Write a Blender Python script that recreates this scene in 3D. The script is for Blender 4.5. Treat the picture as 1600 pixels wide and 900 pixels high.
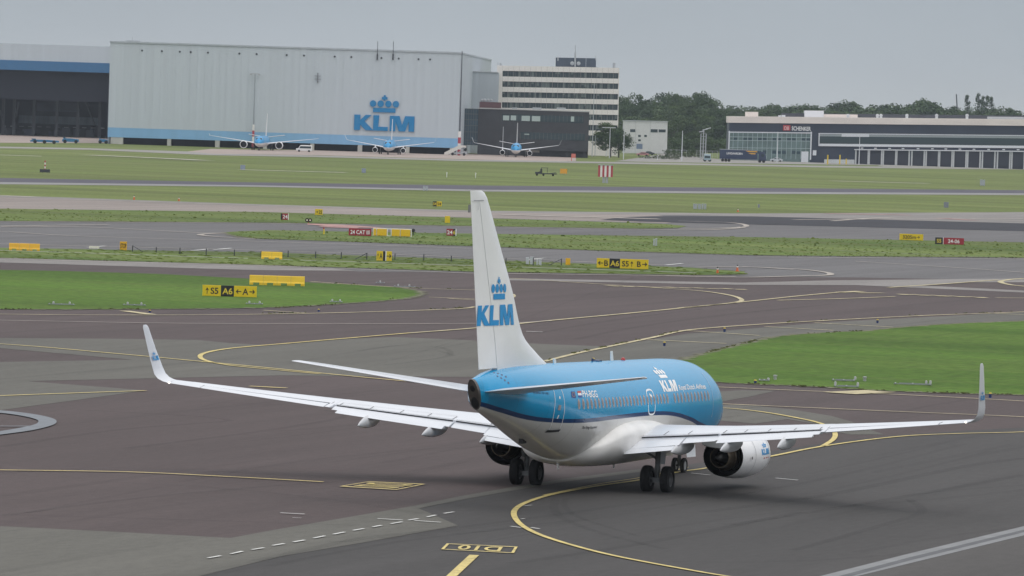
import bpy, bmesh, math, random
from mathutils import Vector, Matrix
from mathutils.geometry import tessellate_polygon
R = math.radians
random.seed(7)
scene = bpy.context.scene
C = scene.collection
for o in list(bpy.data.objects): bpy.data.objects.remove(o)

# ------------------------------------------------------------------ camera
CAM = Vector((-236.48, -70.0833, 15.789)); YAW, PIT, ROLL, F = .3240, -.0326, .0320, 8671.5
fwv = Vector((math.cos(PIT)*math.cos(YAW), math.cos(PIT)*math.sin(YAW), math.sin(PIT)))
r0 = Vector((math.sin(YAW), -math.cos(YAW), 0)); u0 = r0.cross(fwv)
c_, s_ = math.cos(ROLL), math.sin(ROLL)
rtv = r0*c_ + u0*s_; upv = -r0*s_ + u0*c_
cd = bpy.data.cameras.new('camera'); cam = bpy.data.objects.new('camera', cd); C.objects.link(cam)
M = Matrix.Identity(4)
for i in range(3):
    M[i][0] = rtv[i]; M[i][1] = upv[i]; M[i][2] = -fwv[i]; M[i][3] = CAM[i]
cam.matrix_world = M
cd.sensor_width = 36; cd.lens = F/1600*36; cd.clip_start = 1; cd.clip_end = 20000
scene.camera = cam

# ------------------------------------------------------------------ world: overcast sky
SUN_EL, SUN_AZ = R(62), R(200)
w = bpy.data.worlds.new("World"); scene.world = w; w.use_nodes = True
nt = w.node_tree; N = nt.nodes; L = nt.links; N.clear()
out = N.new('ShaderNodeOutputWorld'); bg = N.new('ShaderNodeBackground'); L.new(bg.outputs[0], out.inputs[0])
bg.inputs[1].default_value = .1
sky = N.new('ShaderNodeTexSky'); sky.sky_type = 'NISHITA'; sky.sun_disc = False
sky.sun_elevation = SUN_EL; sky.sun_rotation = SUN_AZ; sky.dust_density = 4; sky.air_density = 1.2
tc = N.new('ShaderNodeTexCoord'); sp = N.new('ShaderNodeSeparateXYZ'); L.new(tc.outputs['Generated'], sp.inputs[0])
mp = N.new('ShaderNodeMapping'); mp.inputs['Scale'].default_value = (2.2, 2.2, 7); L.new(tc.outputs['Generated'], mp.inputs[0])
ns = N.new('ShaderNodeTexNoise'); ns.inputs['Scale'].default_value = 1.6; ns.inputs['Detail'].default_value = 5; L.new(mp.outputs[0], ns.inputs[0])
rp = N.new('ShaderNodeValToRGB'); L.new(sp.outputs[2], rp.inputs[0])
cr = rp.color_ramp; cr.elements[0].position = 0; cr.elements[0].color = (4.5, 4.8, 5.0, 1)
cr.elements[1].position = 1; cr.elements[1].color = (12.2, 12.2, 12.3, 1)
for p_, c in ((.012, (4.0, 4.4, 4.75, 1)), (.03, (3.5, 3.95, 4.4, 1)), (.12, (5.6, 6.2, 6.9, 1)), (.4, (9.8, 9.9, 10.2, 1))):
    e = cr.elements.new(p_); e.color = c
nr = N.new('ShaderNodeMapRange'); nr.inputs['From Min'].default_value = .3; nr.inputs['From Max'].default_value = .7
nr.inputs['To Min'].default_value = .9; nr.inputs['To Max'].default_value = 1.1; L.new(ns.outputs[0], nr.inputs[0])
vm = N.new('ShaderNodeVectorMath'); vm.operation = 'SCALE'; L.new(rp.outputs[0], vm.inputs[0]); L.new(nr.outputs[0], vm.inputs['Scale'])
mx = N.new('ShaderNodeMix'); mx.data_type = 'RGBA'; mx.inputs[0].default_value = .06
L.new(vm.outputs[0], mx.inputs[6]); L.new(sky.outputs[0], mx.inputs[7]); L.new(mx.outputs[2], bg.inputs[0])
sl = bpy.data.lights.new('sun', 'SUN'); sl.energy = .5; sl.angle = R(35); sl.color = (1, .96, .9)
so = bpy.data.objects.new('sun', sl); C.objects.link(so)
sd = Vector((math.sin(SUN_AZ)*math.cos(SUN_EL), math.cos(SUN_AZ)*math.cos(SUN_EL), math.sin(SUN_EL)))
so.rotation_euler = sd.to_track_quat('Z', 'Y').to_euler(); so.location = (0, 0, 300)
vs = scene.view_settings; vs.view_transform = 'Standard'; vs.look = 'None'; vs.exposure = .13; vs.gamma = 1

# ------------------------------------------------------------------ pixel <-> ground helpers (photo pixels, 1600x900)
def ray(px, py): return fwv + rtv*((px-800)/F) - upv*((py-450)/F)
def G(px, py, z=0.0):
    r = ray(px, py); t = (z-CAM.z)/r.z; return CAM + r*t
def B(px, py, depth): return CAM + ray(px, py)*depth
def depth_of(p): return (p-CAM).dot(fwv)

# ------------------------------------------------------------------ materials
MATS = {}
def mat(name, col, rough=.6, metal=0, var=0, scale=1, stretch=(1, 1, 1), col2=None, spec=.5, coat=0, bump=0, detail=6, fine=0, emit=None, alpha=None, rotz=0):
    if name in MATS: return MATS[name]
    m = bpy.data.materials.new(name); MATS[name] = m; m.use_nodes = True
    t = m.node_tree; n = t.nodes; l = t.links; b = n['Principled BSDF']
    b.inputs['Base Color'].default_value = (*col, 1); b.inputs['Roughness'].default_value = rough
    b.inputs['Metallic'].default_value = metal; b.inputs['Specular IOR Level'].default_value = spec
    if coat: b.inputs['Coat Weight'].default_value = coat; b.inputs['Coat Roughness'].default_value = .12
    if alpha is not None: b.inputs['Alpha'].default_value = alpha
    if emit: b.inputs['Emission Color'].default_value = (*col, 1); b.inputs['Emission Strength'].default_value = emit
    if var or col2:
        tc = n.new('ShaderNodeTexCoord'); mp = n.new('ShaderNodeMapping'); l.new(tc.outputs['Object'], mp.inputs[0])
        mp.inputs['Scale'].default_value = stretch; mp.inputs['Rotation'].default_value = (0, 0, rotz)
        no = n.new('ShaderNodeTexNoise'); no.inputs['Scale'].default_value = scale; no.inputs['Detail'].default_value = detail
        l.new(mp.outputs[0], no.inputs[0])
        mr = n.new('ShaderNodeMapRange'); mr.inputs['From Min'].default_value = .3; mr.inputs['From Max'].default_value = .7
        l.new(no.outputs[0], mr.inputs[0])
        mix = n.new('ShaderNodeMix'); mix.data_type = 'RGBA'; l.new(mr.outputs[0], mix.inputs[0])
        a = col if col2 else tuple(c*(1-var) for c in col); c2 = col2 or tuple(c*(1+var) for c in col)
        mix.inputs[6].default_value = (*a, 1); mix.inputs[7].default_value = (*c2, 1)
        src = mix.outputs[2]
        if fine:
            nf = n.new('ShaderNodeTexNoise'); nf.inputs['Scale'].default_value = fine; nf.inputs['Detail'].default_value = 3
            l.new(tc.outputs['Object'], nf.inputs[0])
            mf = n.new('ShaderNodeMapRange'); mf.inputs['From Min'].default_value = .3; mf.inputs['From Max'].default_value = .7
            mf.inputs['To Min'].default_value = .82; mf.inputs['To Max'].default_value = 1.18; l.new(nf.outputs[0], mf.inputs[0])
            vm = n.new('ShaderNodeVectorMath'); vm.operation = 'SCALE'; l.new(src, vm.inputs[0]); l.new(mf.outputs[0], vm.inputs['Scale'])
            src = vm.outputs[0]
        l.new(src, b.inputs['Base Color'])
        if bump:
            bp = n.new('ShaderNodeBump'); bp.inputs['Strength'].default_value = bump; l.new(no.outputs[0], bp.inputs['Height']); l.new(bp.outputs[0], b.inputs['Normal'])
    return m

def asphalt(name, col, patchy=.12, tint=None, seams=True):
    """pavement: broad weathering, long sweeping tyre streaks, fine aggregate, paving-lane joints"""
    m = bpy.data.materials.new(name); MATS[name] = m; m.use_nodes = True
    t = m.node_tree; n = t.nodes; l = t.links; b = n['Principled BSDF']; b.inputs['Roughness'].default_value = .88
    b.inputs['Specular IOR Level'].default_value = .25
    tc = n.new('ShaderNodeTexCoord')
    def noise(scale, st, rz, lo, hi, detail=5, dist=0, fm=.3, fM=.7):
        mp = n.new('ShaderNodeMapping'); l.new(tc.outputs['Object'], mp.inputs[0]); mp.inputs['Scale'].default_value = st; mp.inputs['Rotation'].default_value = (0, 0, rz)
        no = n.new('ShaderNodeTexNoise'); no.inputs['Scale'].default_value = scale; no.inputs['Detail'].default_value = detail; no.inputs['Distortion'].default_value = dist
        l.new(mp.outputs[0], no.inputs[0])
        mr = n.new('ShaderNodeMapRange'); mr.inputs['From Min'].default_value = fm; mr.inputs['From Max'].default_value = fM
        mr.inputs['To Min'].default_value = lo; mr.inputs['To Max'].default_value = hi; l.new(no.outputs[0], mr.inputs[0]); return mr.outputs[0]
    def mul(a, c):
        x = n.new('ShaderNodeMath'); x.operation = 'MULTIPLY'; l.new(a, x.inputs[0]); l.new(c, x.inputs[1]); return x.outputs[0]
    f = mul(noise(.018, (1, 1, 1), 0, 1-patchy, 1+patchy), noise(.35, (.05, 1, 1), R(-12), .9, 1.09, 7, .6))
    f = mul(f, noise(.16, (.06, 1, 1), R(20), .93, 1.07, 6, 1.2))
    f = mul(f, noise(3.0, (.35, 1, 1), R(18), .92, 1.08, 4))
    f = mul(f, noise(16, (1, 1, 1), 0, .88, 1.12, 3))
    f = mul(f, noise(.5, (.02, 1, 1), R(14), .86, 1.0, 2, 0, .30, .40))
    vm = n.new('ShaderNodeVectorMath'); vm.operation = 'SCALE'; vm.inputs[0].default_value = col; l.new(f, vm.inputs['Scale'])
    l.new(vm.outputs[0], b.inputs['Base Color'])
    return m

def grass_mat(name, a, bcol, dry, rough_patch=.5):
    m = bpy.data.materials.new(name); MATS[name] = m; m.use_nodes = True
    t = m.node_tree; n = t.nodes; l = t.links; b = n['Principled BSDF']; b.inputs['Roughness'].default_value = .9; b.inputs['Specular IOR Level'].default_value = .1
    tc = n.new('ShaderNodeTexCoord')
    def noise(scale, st=(1, 1, 1), rz=0, detail=6, fm=.35, fM=.65):
        mp = n.new('ShaderNodeMapping'); l.new(tc.outputs['Object'], mp.inputs[0]); mp.inputs['Scale'].default_value = st; mp.inputs['Rotation'].default_value = (0, 0, rz)
        no = n.new('ShaderNodeTexNoise'); no.inputs['Scale'].default_value = scale; no.inputs['Detail'].default_value = detail
        l.new(mp.outputs[0], no.inputs[0])
        mr = n.new('ShaderNodeMapRange'); mr.inputs['From Min'].default_value = fm; mr.inputs['From Max'].default_value = fM; l.new(no.outputs[0], mr.inputs[0]); return mr.outputs[0]
    m1 = n.new('ShaderNodeMix'); m1.data_type = 'RGBA'; l.new(noise(.05, (1.5, .3, 1), 0), m1.inputs[0]); m1.inputs[6].default_value = (*a, 1); m1.inputs[7].default_value = (*bcol, 1)
    mm = n.new('ShaderNodeMath'); mm.operation = 'MULTIPLY'; mm.inputs[1].default_value = rough_patch; l.new(noise(.3, (1, .14, 1), 0, 8, .42, .75), mm.inputs[0])
    m2 = n.new('ShaderNodeMix'); m2.data_type = 'RGBA'; l.new(mm.outputs[0], m2.inputs[0]); l.new(m1.outputs[2], m2.inputs[6]); m2.inputs[7].default_value = (*dry, 1)
    nf = noise(1.3, (1, 1, 1), 0, 8, .3, .7); mr = n.new('ShaderNodeMapRange'); mr.inputs['To Min'].default_value = .72; mr.inputs['To Max'].default_value = 1.25; l.new(nf, mr.inputs[0])
    mb2 = n.new('ShaderNodeMapRange'); mb2.inputs['To Min'].default_value = .80; mb2.inputs['To Max'].default_value = 1.14; l.new(noise(.035, (1.3, .12, 1), 0, 9, .38, .62), mb2.inputs[0])
    mm2 = n.new('ShaderNodeMath'); mm2.operation = 'MULTIPLY'; l.new(mr.outputs[0], mm2.inputs[0]); l.new(mb2.outputs[0], mm2.inputs[1])
    vm = n.new('ShaderNodeVectorMath'); vm.operation = 'SCALE'; l.new(m2.outputs[2], vm.inputs[0]); l.new(mm2.outputs[0], vm.inputs['Scale'])
    l.new(vm.outputs[0], b.inputs['Base Color']); return m

BROWN = asphalt('brown_asphalt', (.078, .0595, .0585), .09)
BROWN2 = asphalt('brown_asphalt_far', (.125, .108, .115), .05)
GREY = asphalt('grey_asphalt', (.114, .110, .096), .09)
DARK = asphalt('dark_asphalt', (.060, .0565, .0555), .09)
TAXI = asphalt('taxiway_asphalt', (.130, .126, .128), .08)
SHOULD = asphalt('shoulder_concrete', (.23, .215, .205), .08)
RUNWAY = asphalt('runway_asphalt', (.26, .225, .205), .1)
RUBBER = asphalt('rubbered_asphalt', (.034, .034, .042), .08)
FARSTRIP = asphalt('far_strip_asphalt', (.085, .08, .10), .05)
APRON = asphalt('apron_concrete', (.34, .28, .25), .06)
ROADG = asphalt('road_concrete', (.27, .26, .24), .06)
GR_NEAR = grass_mat('mown_grass', (.060, .128, .014), (.086, .155, .022), (.12, .155, .04), .45)
GR_MID = grass_mat('verge_grass', (.078, .135, .026), (.125, .172, .044), (.165, .165, .065), .8)
GR_FAR = grass_mat('field_grass', (.104, .150, .036), (.152, .186, .054), (.18, .18, .08), .75)
YEL = mat('yellow_line_paint', (.56, .45, .16), .7, var=.22, scale=1.2, fine=9)
YELF = mat('faded_yellow_paint', (.46, .40, .24), .8, var=.25, scale=.4, fine=3)
WHT = mat('white_line_paint', (.6, .6, .58), .7, var=.14, scale=2)
PALE = mat('faded_line_paint', (.38, .34, .30), .8, var=.22, scale=.5)
RING = mat('grey_paint', (.17, .185, .205), .8, var=.1, scale=1)
SKID = mat('tyre_rubber_marks', (.03, .03, .03), .9, alpha=.09)

# ------------------------------------------------------------------ mesh helpers
class MB:
    def __init__(s): s.v = []; s.f = []; s.m = []; s.sm = []
    def add(s, vs, fs, mi=0, smooth=False):
        o = len(s.v); s.v += [tuple(v) for v in vs]
        for f in fs: s.f.append([i+o for i in f]); s.m.append(mi); s.sm.append(smooth)
    def box(s, x0, x1, y0, y1, z0, z1, mi=0):
        if x0 > x1: x0, x1 = x1, x0
        if y0 > y1: y0, y1 = y1, y0
        if z0 > z1: z0, z1 = z1, z0
        s.add([(x0, y0, z0), (x1, y0, z0), (x1, y1, z0), (x0, y1, z0), (x0, y0, z1), (x1, y0, z1), (x1, y1, z1), (x0, y1, z1)],
              [(0, 3, 2, 1), (4, 5, 6, 7), (0, 1, 5, 4), (1, 2, 6, 5), (2, 3, 7, 6), (3, 0, 4, 7)], mi)
    def tube(s, p, q, r, r2=None, n=10, mi=0, smooth=True):
        p = Vector(p); q = Vector(q); r2 = r if r2 is None else r2; d = (q-p).normalized()
        a = d.orthogonal().normalized(); b = d.cross(a)
        vs = []
        for c, rr in ((p, r), (q, r2)):
            for i in range(n):
                t = 2*math.pi*i/n; vs.append(c + a*(rr*math.cos(t)) + b*(rr*math.sin(t)))
        s.add(vs, [(i, (i+1) % n, n+(i+1) % n, n+i) for i in range(n)], mi, smooth)
        s.add(vs[:n], [tuple(range(n))[::-1]], mi); s.add(vs[n:], [tuple(range(n))], mi)
    def loft(s, rings, mi=0, smooth=True, cap0=True, cap1=True, closed=True):
        n = len(rings[0]); vs = [v for r in rings for v in r]; fs = []
        for k in range(len(rings)-1):
            for i in range(n if closed else n-1):
                fs.append((k*n+i, k*n+(i+1) % n, (k+1)*n+(i+1) % n, (k+1)*n+i))
        s.add(vs, fs, mi, smooth)
        if cap0: s.add(rings[0], [tuple(range(n))[::-1]], mi)
        if cap1: s.add(rings[-1], [tuple(range(n))], mi)
    def lathe(s, prof, c, axis='x', n=32, mi=0, flat=0):
        rings = []
        for a, r in prof:
            ring = []
            for i in range(n):
                t = 2*math.pi*i/n; u, v = r*math.cos(t), r*math.sin(t)
                if flat and v < 0: v *= (1-flat)
                if axis == 'x': ring.append((c[0]+a, c[1]+u, c[2]+v))
                elif axis == 'y': ring.append((c[0]+u, c[1]+a, c[2]+v))
                else: ring.append((c[0]+u, c[1]+v, c[2]+a))
            rings.append(ring)
        s.loft(rings, mi, True, False, False)
    def poly(s, pts, mi=0): s.add(pts, [tuple(range(len(pts)))], mi)
    def prism(s, pts, off, mi=0):
        n = len(pts); off = Vector(off); q = [Vector(p)+off for p in pts]
        tri = tessellate_polygon([[Vector(p) for p in pts]])
        s.add(pts, [tuple(t) for t in tri], mi); s.add(q, [tuple(t)[::-1] for t in tri], mi)
        s.add(list(pts)+q, [(i, (i+1) % n, n+(i+1) % n, n+i) for i in range(n)], mi)
    def build(s, name, mats, parent=None, loc=(0, 0, 0), rz=0, fixn=True):
        me = bpy.data.meshes.new(name); me.from_pydata(s.v, [], s.f)
        if not isinstance(mats, (list, tuple)): mats = [mats]
        for m in mats: me.materials.append(m)
        me.polygons.foreach_set('material_index', s.m); me.polygons.foreach_set('use_smooth', s.sm)
        if fixn:
            bm = bmesh.new(); bm.from_mesh(me); bmesh.ops.remove_doubles(bm, verts=bm.verts, dist=1e-5)
            bmesh.ops.recalc_face_normals(bm, faces=bm.faces); bm.to_mesh(me); bm.free()
        me.update()
        if any(s.sm) and fixn: me.set_sharp_from_angle(angle=R(38))
        o = bpy.data.objects.new(name, me); C.objects.link(o)
        o.location = loc; o.rotation_euler = (0, 0, rz)
        if parent: o.parent = parent
        return o

def tag(o, label, cat, group=None, kind=None):
    o['label'] = label; o['category'] = cat
    if group: o['group'] = group
    if kind: o['kind'] = kind
    return o
def thing(name, label, cat, loc=(0, 0, 0), rz=0, group=None):
    o = bpy.data.objects.new(name, None); C.objects.link(o); o.location = loc; o.rotation_euler = (0, 0, rz)
    o.empty_display_size = .5
    return tag(o, label, cat, group)
def copy_tree(o, loc, rz, label=None, scale=1):
    r = o.copy(); C.objects.link(r); r.location = loc; r.rotation_euler = (0, 0, rz); r.scale = (scale,)*3 if not isinstance(scale, tuple) else scale
    if label: r['label'] = label
    for ch in o.children:
        c = ch.copy(); C.objects.link(c); c.parent = r
        for g in ch.children:
            d = g.copy(); C.objects.link(d); d.parent = c
    return r
FACE = YAW - math.pi/2          # local x = right in the photo, local y = away from it
def facing(p): return math.atan2(p.y-CAM.y, p.x-CAM.x) - math.pi/2

def text_polys(txt):
    cu = bpy.data.curves.new('t', 'FONT'); cu.body = txt; cu.size = 1; cu.resolution_u = 4; cu.offset = .018
    o = bpy.data.objects.new('t', cu); C.objects.link(o)
    dg = bpy.context.evaluated_depsgraph_get(); dg.update()
    me = o.evaluated_get(dg).to_mesh()
    vs = [tuple(v.co) for v in me.vertices]; fs = [tuple(p.vertices) for p in me.polygons]
    o.evaluated_get(dg).to_mesh_clear(); bpy.data.objects.remove(o); bpy.data.curves.remove(cu)
    xs = [v[0] for v in vs]; ys = [v[1] for v in vs]; x0, x1, y0, y1 = min(xs), max(xs), min(ys), max(ys)
    return [((v[0]-x0)/(x1-x0), (v[1]-y0)/(y1-y0)) for v in vs], fs, (x1-x0)/(y1-y0)

def flat_shapes(shapes, grid=None):
    """shapes: list of polygons (u,v) or ('mesh',verts,faces) -> triangulated & optionally diced verts,faces"""
    bm = bmesh.new()
    for s in shapes:
        if s[0] == 'mesh':
            vv = [bm.verts.new((a, b, 0)) for a, b in s[1]]
            for f in s[2]:
                try: bm.faces.new([vv[i] for i in f])
                except ValueError: pass
        else:
            vv = [bm.verts.new((a, b, 0)) for a, b in s]
            for t in tessellate_polygon([[v.co for v in vv]]): 
                try: bm.faces.new([vv[i] for i in t])
                except ValueError: pass
    if grid:
        for ax, (a, b, n) in enumerate(grid):
            for k in range(1, n):
                x = a+(b-a)*k/n; co = (x, 0, 0) if ax == 0 else (0, x, 0); no = (1, 0, 0) if ax == 0 else (0, 1, 0)
                bmesh.ops.bisect_plane(bm, geom=bm.verts[:]+bm.edges[:]+bm.faces[:], plane_co=co, plane_no=no)
    bm.verts.index_update()
    vs = [(v.co.x, v.co.y) for v in bm.verts]; fs = [tuple(v.index for v in f.verts) for f in bm.faces]
    bm.free(); return vs, fs
def mapped(name, shapes, fn, m, parent=None, grid=None, mi=None):
    vs, fs = flat_shapes(shapes, grid); mb = MB(); mb.add([fn(u, v) for u, v in vs], fs)
    return mb.build(name, m, parent, fixn=False)
def circle(cx, cy, rx, ry=None, n=18): return [(cx+rx*math.cos(2*math.pi*i/n), cy+(ry or rx)*math.sin(2*math.pi*i/n)) for i in range(n)]
_l = lambda pts: [((x-155)/1125, (780-y)/300) for x, y in pts]
KLM = [_l([(155, 478), (268, 478), (268, 580), (365, 478), (478, 478), (348, 600), (520, 778), (372, 778), (268, 675), (268, 778), (155, 778)]),
       _l([(512, 480), (622, 480), (608, 700), (788, 702), (785, 780), (512, 780)]),
       _l([(820, 480), (1000, 480), (1052, 655), (1105, 480), (1280, 480), (1280, 780), (1175, 780), (1175, 590), (1112, 780), (992, 780), (930, 600), (928, 780), (820, 780)])]
# crown in unit box: u 0..1 (455..1005), v 0..1 (435..100)
_c = lambda x, y: ((x-455)/550, (435-y)/335)
CROWN = [circle(*_c(x, 268), 60/550, 64/335) for x in (516, 658, 802, 943)] + \
        [[_c(520, 430), _c(938, 430), _c(938, 348), _c(520, 348)]] + \
        [[_c(712, 208), _c(750, 208), _c(744, 185), _c(784, 185), _c(784, 140), _c(750, 136), _c(750, 102), _c(712, 102), _c(712, 136), _c(678, 140), _c(678, 185), _c(718, 185)]]
def quad_fn(bl, br, tr, tl):
    bl, br, tr, tl = map(Vector, (bl, br, tr, tl))
    return lambda u, v: (bl*(1-u)+br*u)*(1-v) + (tl*(1-u)+tr*u)*v

# ------------------------------------------------------------------ ground
def sheet(name, pts, m, z, kind='structure'):
    mb = MB(); mb.poly([tuple(G(x, y, z)) for x, y in pts]); o = mb.build(name, m, fixn=False)
    me = o.data
    if me.polygons[0].normal.z < 0: me.flip_normals()
    o['kind'] = kind; return o
def smooth(pts, k=6):
    out = []
    for i in range(len(pts)-1):
        p0 = pts[max(i-1, 0)]; p1 = pts[i]; p2 = pts[i+1]; p3 = pts[min(i+2, len(pts)-1)]
        for j in range(k):
            t = j/k
            out.append(tuple(.5*((2*b)+(-a+c)*t+(2*a-5*b+4*c-d)*t*t+(-a+3*b-3*c+d)*t**3) for a, b, c, d in zip(p0, p1, p2, p3)))
    out.append(tuple(pts[-1])); return out
def ribbon(mb, pts, wd, z, sm=True, mi=0, off=0):
    if sm and len(pts) > 2: pts = smooth(pts)
    P = [G(x, y, z) for x, y in pts]; Lr = []; Rr = []
    for i, p in enumerate(P):
        d = P[min(i+1, len(P)-1)]-P[max(i-1, 0)]; n = Vector((-d.y, d.x, 0)).normalized()
        Lr.append(p+n*(off+wd/2)); Rr.append(p+n*(off-wd/2))
    n = len(P)
    mb.add(Lr+Rr, [(i, n+i, n+i+1, i+1) for i in range(n-1)], mi)
def lines(name, m, z, items):
    """painted markings: one sheet object per kind of line"""
    mb = MB()
    for it in items: ribbon(mb, it[0], it[1], z, it[2] if len(it) > 2 else True)
    o = mb.build(name, m, fixn=False)
    o['kind'] = 'structure'; return o

mb = MB(); mb.poly([(-700, -2600, 0), (4200, -2600, 0), (4200, 3600, 0), (-700, 3600, 0)]); o = mb.build('ground', GR_FAR, fixn=False); o['kind'] = 'structure'
# near apron and taxiways (everything nearer than the long grass strip)
sheet('apron', [(-900, 388), (0, 402.5), (400, 413), (740, 425), (1100, 430), (1160, 429), (1165, 424), (1060, 417), (950, 414), (740, 405), (400, 394), (0, 387), (-900, 372), (-900, 332), (0, 345), (400, 347.5), (740, 353), (1000, 357), (1060, 356), (1073, 353), (1040, 350), (740, 340.5), (400, 331), (0, 326), (-900, 312), (-900, 291), (0, 305), (400, 319), (740, 329), (1160, 333.5), (1600, 331.5), (2600, 328), (2600, 1400), (800, 1500), (-900, 1400)], TAXI, .02)
# the runway lane
sheet('runway', [(-900, 291), (0, 305), (400, 319), (740, 329), (1000, 332), (1073, 343), (1040, 349), (740, 340), (400, 331), (0, 326), (-900, 312)], RUNWAY, .03)
sheet('runway_shoulder', [(-900, 291), (0, 305), (400, 319), (740, 329), (1160, 333.5), (1600, 331.5), (2600, 328), (2600, 350), (1600, 349), (1180, 338), (740, 331.5), (400, 321.5), (0, 307.5), (-900, 294)], SHOULD, .04)
sheet('runway_rubber', smooth([(938, 343.5), (985, 339), (1060, 337.5), (1180, 338.5)], 4)+[(1600, 349), (2600, 372), (2600, 386), (1600, 361), (1180, 350.5), (1000, 346)], RUBBER, .05)
sheet('taxiway_shoulder', [(-900, 388), (0, 402.5), (400, 413), (500, 418), (560, 423), (400, 422), (0, 410), (-900, 395)], SHOULD, .04)
BR = sheet('brown_apron', [(-900, 396), (0, 410.5), (400, 422), (470, 421), (560, 424), (740, 426), (1100, 430.5), (1160, 432), (1340, 433.5), (1600, 438), (2600, 455), (2600, 1400), (800, 1500), (-900, 1400)], BROWN, .03)
sheet('taxiway_lane', [(780, 434.5), (1160, 441.5), (1300, 438), (1400, 437), (1600, 435), (2600, 426), (2600, 455), (1600, 441), (1500, 441), (1440, 446), (1600, 454), (2600, 485), (2600, 490), (1600, 457), (1340, 445.5), (1160, 445), (780, 437.5)], SHOULD, .045)
# grey concrete patches on the brown apron
sheet('grey_pavement', [(-900, 522), (0, 528), (160, 529), (306, 531), (360, 536), (420, 539.5), (520, 530), (620, 526.5), (700, 530), (860, 538), (940, 541), (990, 535), (1075, 521), (1300, 503), (1600, 487.5), (2600, 430), (2600, 560), (1600, 520), (1130, 590), (1100, 592), (900, 594), (730, 589), (600, 588), (440, 586.5), (240, 591), (44, 595.5), (140, 603), (228, 610), (120, 625), (0, 641), (-900, 760), (-900, 570), (0, 565.5), (206, 562), (0, 544), (-900, 530)], GREY, .04)
sheet('grey_pavement', [(-900, 790), (0, 822), (180, 831), (360, 840.5), (425, 828.5), (645, 790.5), (662, 797), (716, 821), (560, 849), (440, 869), (312, 900), (160, 940), (-900, 1200)], GREY, .04)
sheet('grey_pavement', [(645, 790.5), (720, 775), (800, 761), (880, 748), (1000, 733), (1000, 737.5), (880, 753), (800, 766.5), (720, 781), (655, 794)], GREY, .045)
sheet('grey_pavement', [(1118, 612), (1160, 609.5), (1212, 610.5), (1170, 620), (1118, 629)], GREY, .04)
sheet('grey_pavement', [(1100, 634), (1160, 632), (1240, 640), (1300, 650), (1332, 659), (1350, 668), (1382, 679), (1330, 679), (1312, 676), (1290, 665), (1230, 655), (1180, 662), (1100, 655)], GREY, .04)
sheet('dark_pavement', [(655, 794.5), (720, 781.5), (800, 767), (880, 753.5), (1000, 738), (1100, 722), (1200, 706), (1300, 690), (1400, 680), (1500, 673), (1600, 668), (2600, 600), (2600, 1400), (800, 1500), (-900, 1400), (-200, 990), (312, 900.5), (440, 869.5), (560, 849.5), (717, 821.5)], DARK, .042)
sheet('drain_strip', [(1262, 905), (1420, 865), (1600, 822), (2000, 727), (2000, 740), (1600, 836.5), (1340, 900), (1300, 912)], mat('drain_concrete', (.20, .205, .21), .8, var=.1, scale=.8), .052)
sheet('drain_strip', [(1292, 905), (1420, 871), (1600, 827.5), (2000, 731.5), (2000, 735.5), (1600, 831.5), (1420, 876), (1312, 905)], mat('drain_channel', (.09, .093, .10), .8, var=.15, scale=.8), .056)
sheet('grey_pavement', [(1300, 912), (1340, 900.4), (1600, 837), (2000, 741), (2600, 1400), (900, 1400)], asphalt('worn_asphalt', (.082, .077, .074), .08), .05)
# grass islands
GZ = .06
isl = {
 'A': [(-900, 312), (0, 326), (400, 331), (740, 340.5), (940, 346.5), (1040, 350), (1073, 353), (1060, 356), (1000, 357), (740, 353), (400, 347.5), (0, 345), (-900, 332)],
 'B': [(350, 363), (370, 361.5), (420, 359.5), (560, 362), (740, 365), (1180, 370.5), (1600, 378.5), (2600, 398), (2600, 424), (1600, 402.5), (1170, 398.5), (960, 392), (740, 384.5), (560, 378), (400, 372.5), (365, 368)],
 'C': [(-900, 372), (0, 387), (400, 394), (740, 405), (950, 413), (1080, 418), (1150, 424.5), (1168, 428), (1100, 429.5), (740, 424), (400, 413.5), (0, 402.5), (-900, 388)]}
for k, pts in isl.items(): sheet('grass_verge', pts, GR_MID, GZ)
sheet('grass_lawn', [(-900, 405), (0, 421.5), (100, 423.5), (250, 428), (400, 436), (500, 442), (600, 447), (640, 451.5), (658, 456), (655, 462), (625, 467.5), (540, 474), (400, 481), (200, 483), (0, 483), (-900, 480)], GR_NEAR, GZ)
LAWN_R = [(1062, 563), (1100, 552), (1135, 543), (1170, 535), (1225, 524), (1280, 520), (1350, 516.5), (1415, 510.5), (1500, 505), (1600, 501), (2600, 450), (2600, 700), (1600, 617), (1520, 615), (1400, 611), (1250, 603), (1118, 597), (1080, 590)]
sheet('grass_lawn', LAWN_R, GR_NEAR, GZ)
# far field: taxiway strips, apron in front of the hangars, roads
sheet('far_taxiway', [(-900, 263), (0, 278), (400, 285), (760, 290), (1160, 293.5), (1600, 297), (2600, 306), (2600, 312), (1600, 302), (1160, 299.5), (760, 296.5), (400, 289.5), (0, 284.5), (-900, 270)], FARSTRIP, .04)
sheet('far_taxiway', [(-900, 270), (0, 284.5), (400, 289.5), (760, 296.5), (1160, 299.5), (1600, 302), (2600, 312), (2600, 316), (1600, 304.8), (1160, 302.6), (760, 299.2), (400, 291.8), (0, 287.8), (-900, 273)], mat('pale_shoulder', (.22, .215, .21), .8, var=.1, scale=.1), .04)
sheet('hangar_apron', [(-400, 200), (0, 210), (180, 216), (190, 224), (130, 223.5), (0, 223), (-400, 214)], APRON, .04)
sheet('hangar_apron', [(290, 237), (330, 232.5), (500, 235), (718, 239), (900, 246), (900, 251.5), (860, 252), (718, 248.5), (500, 242.5), (330, 240)], APRON, .04)
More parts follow.
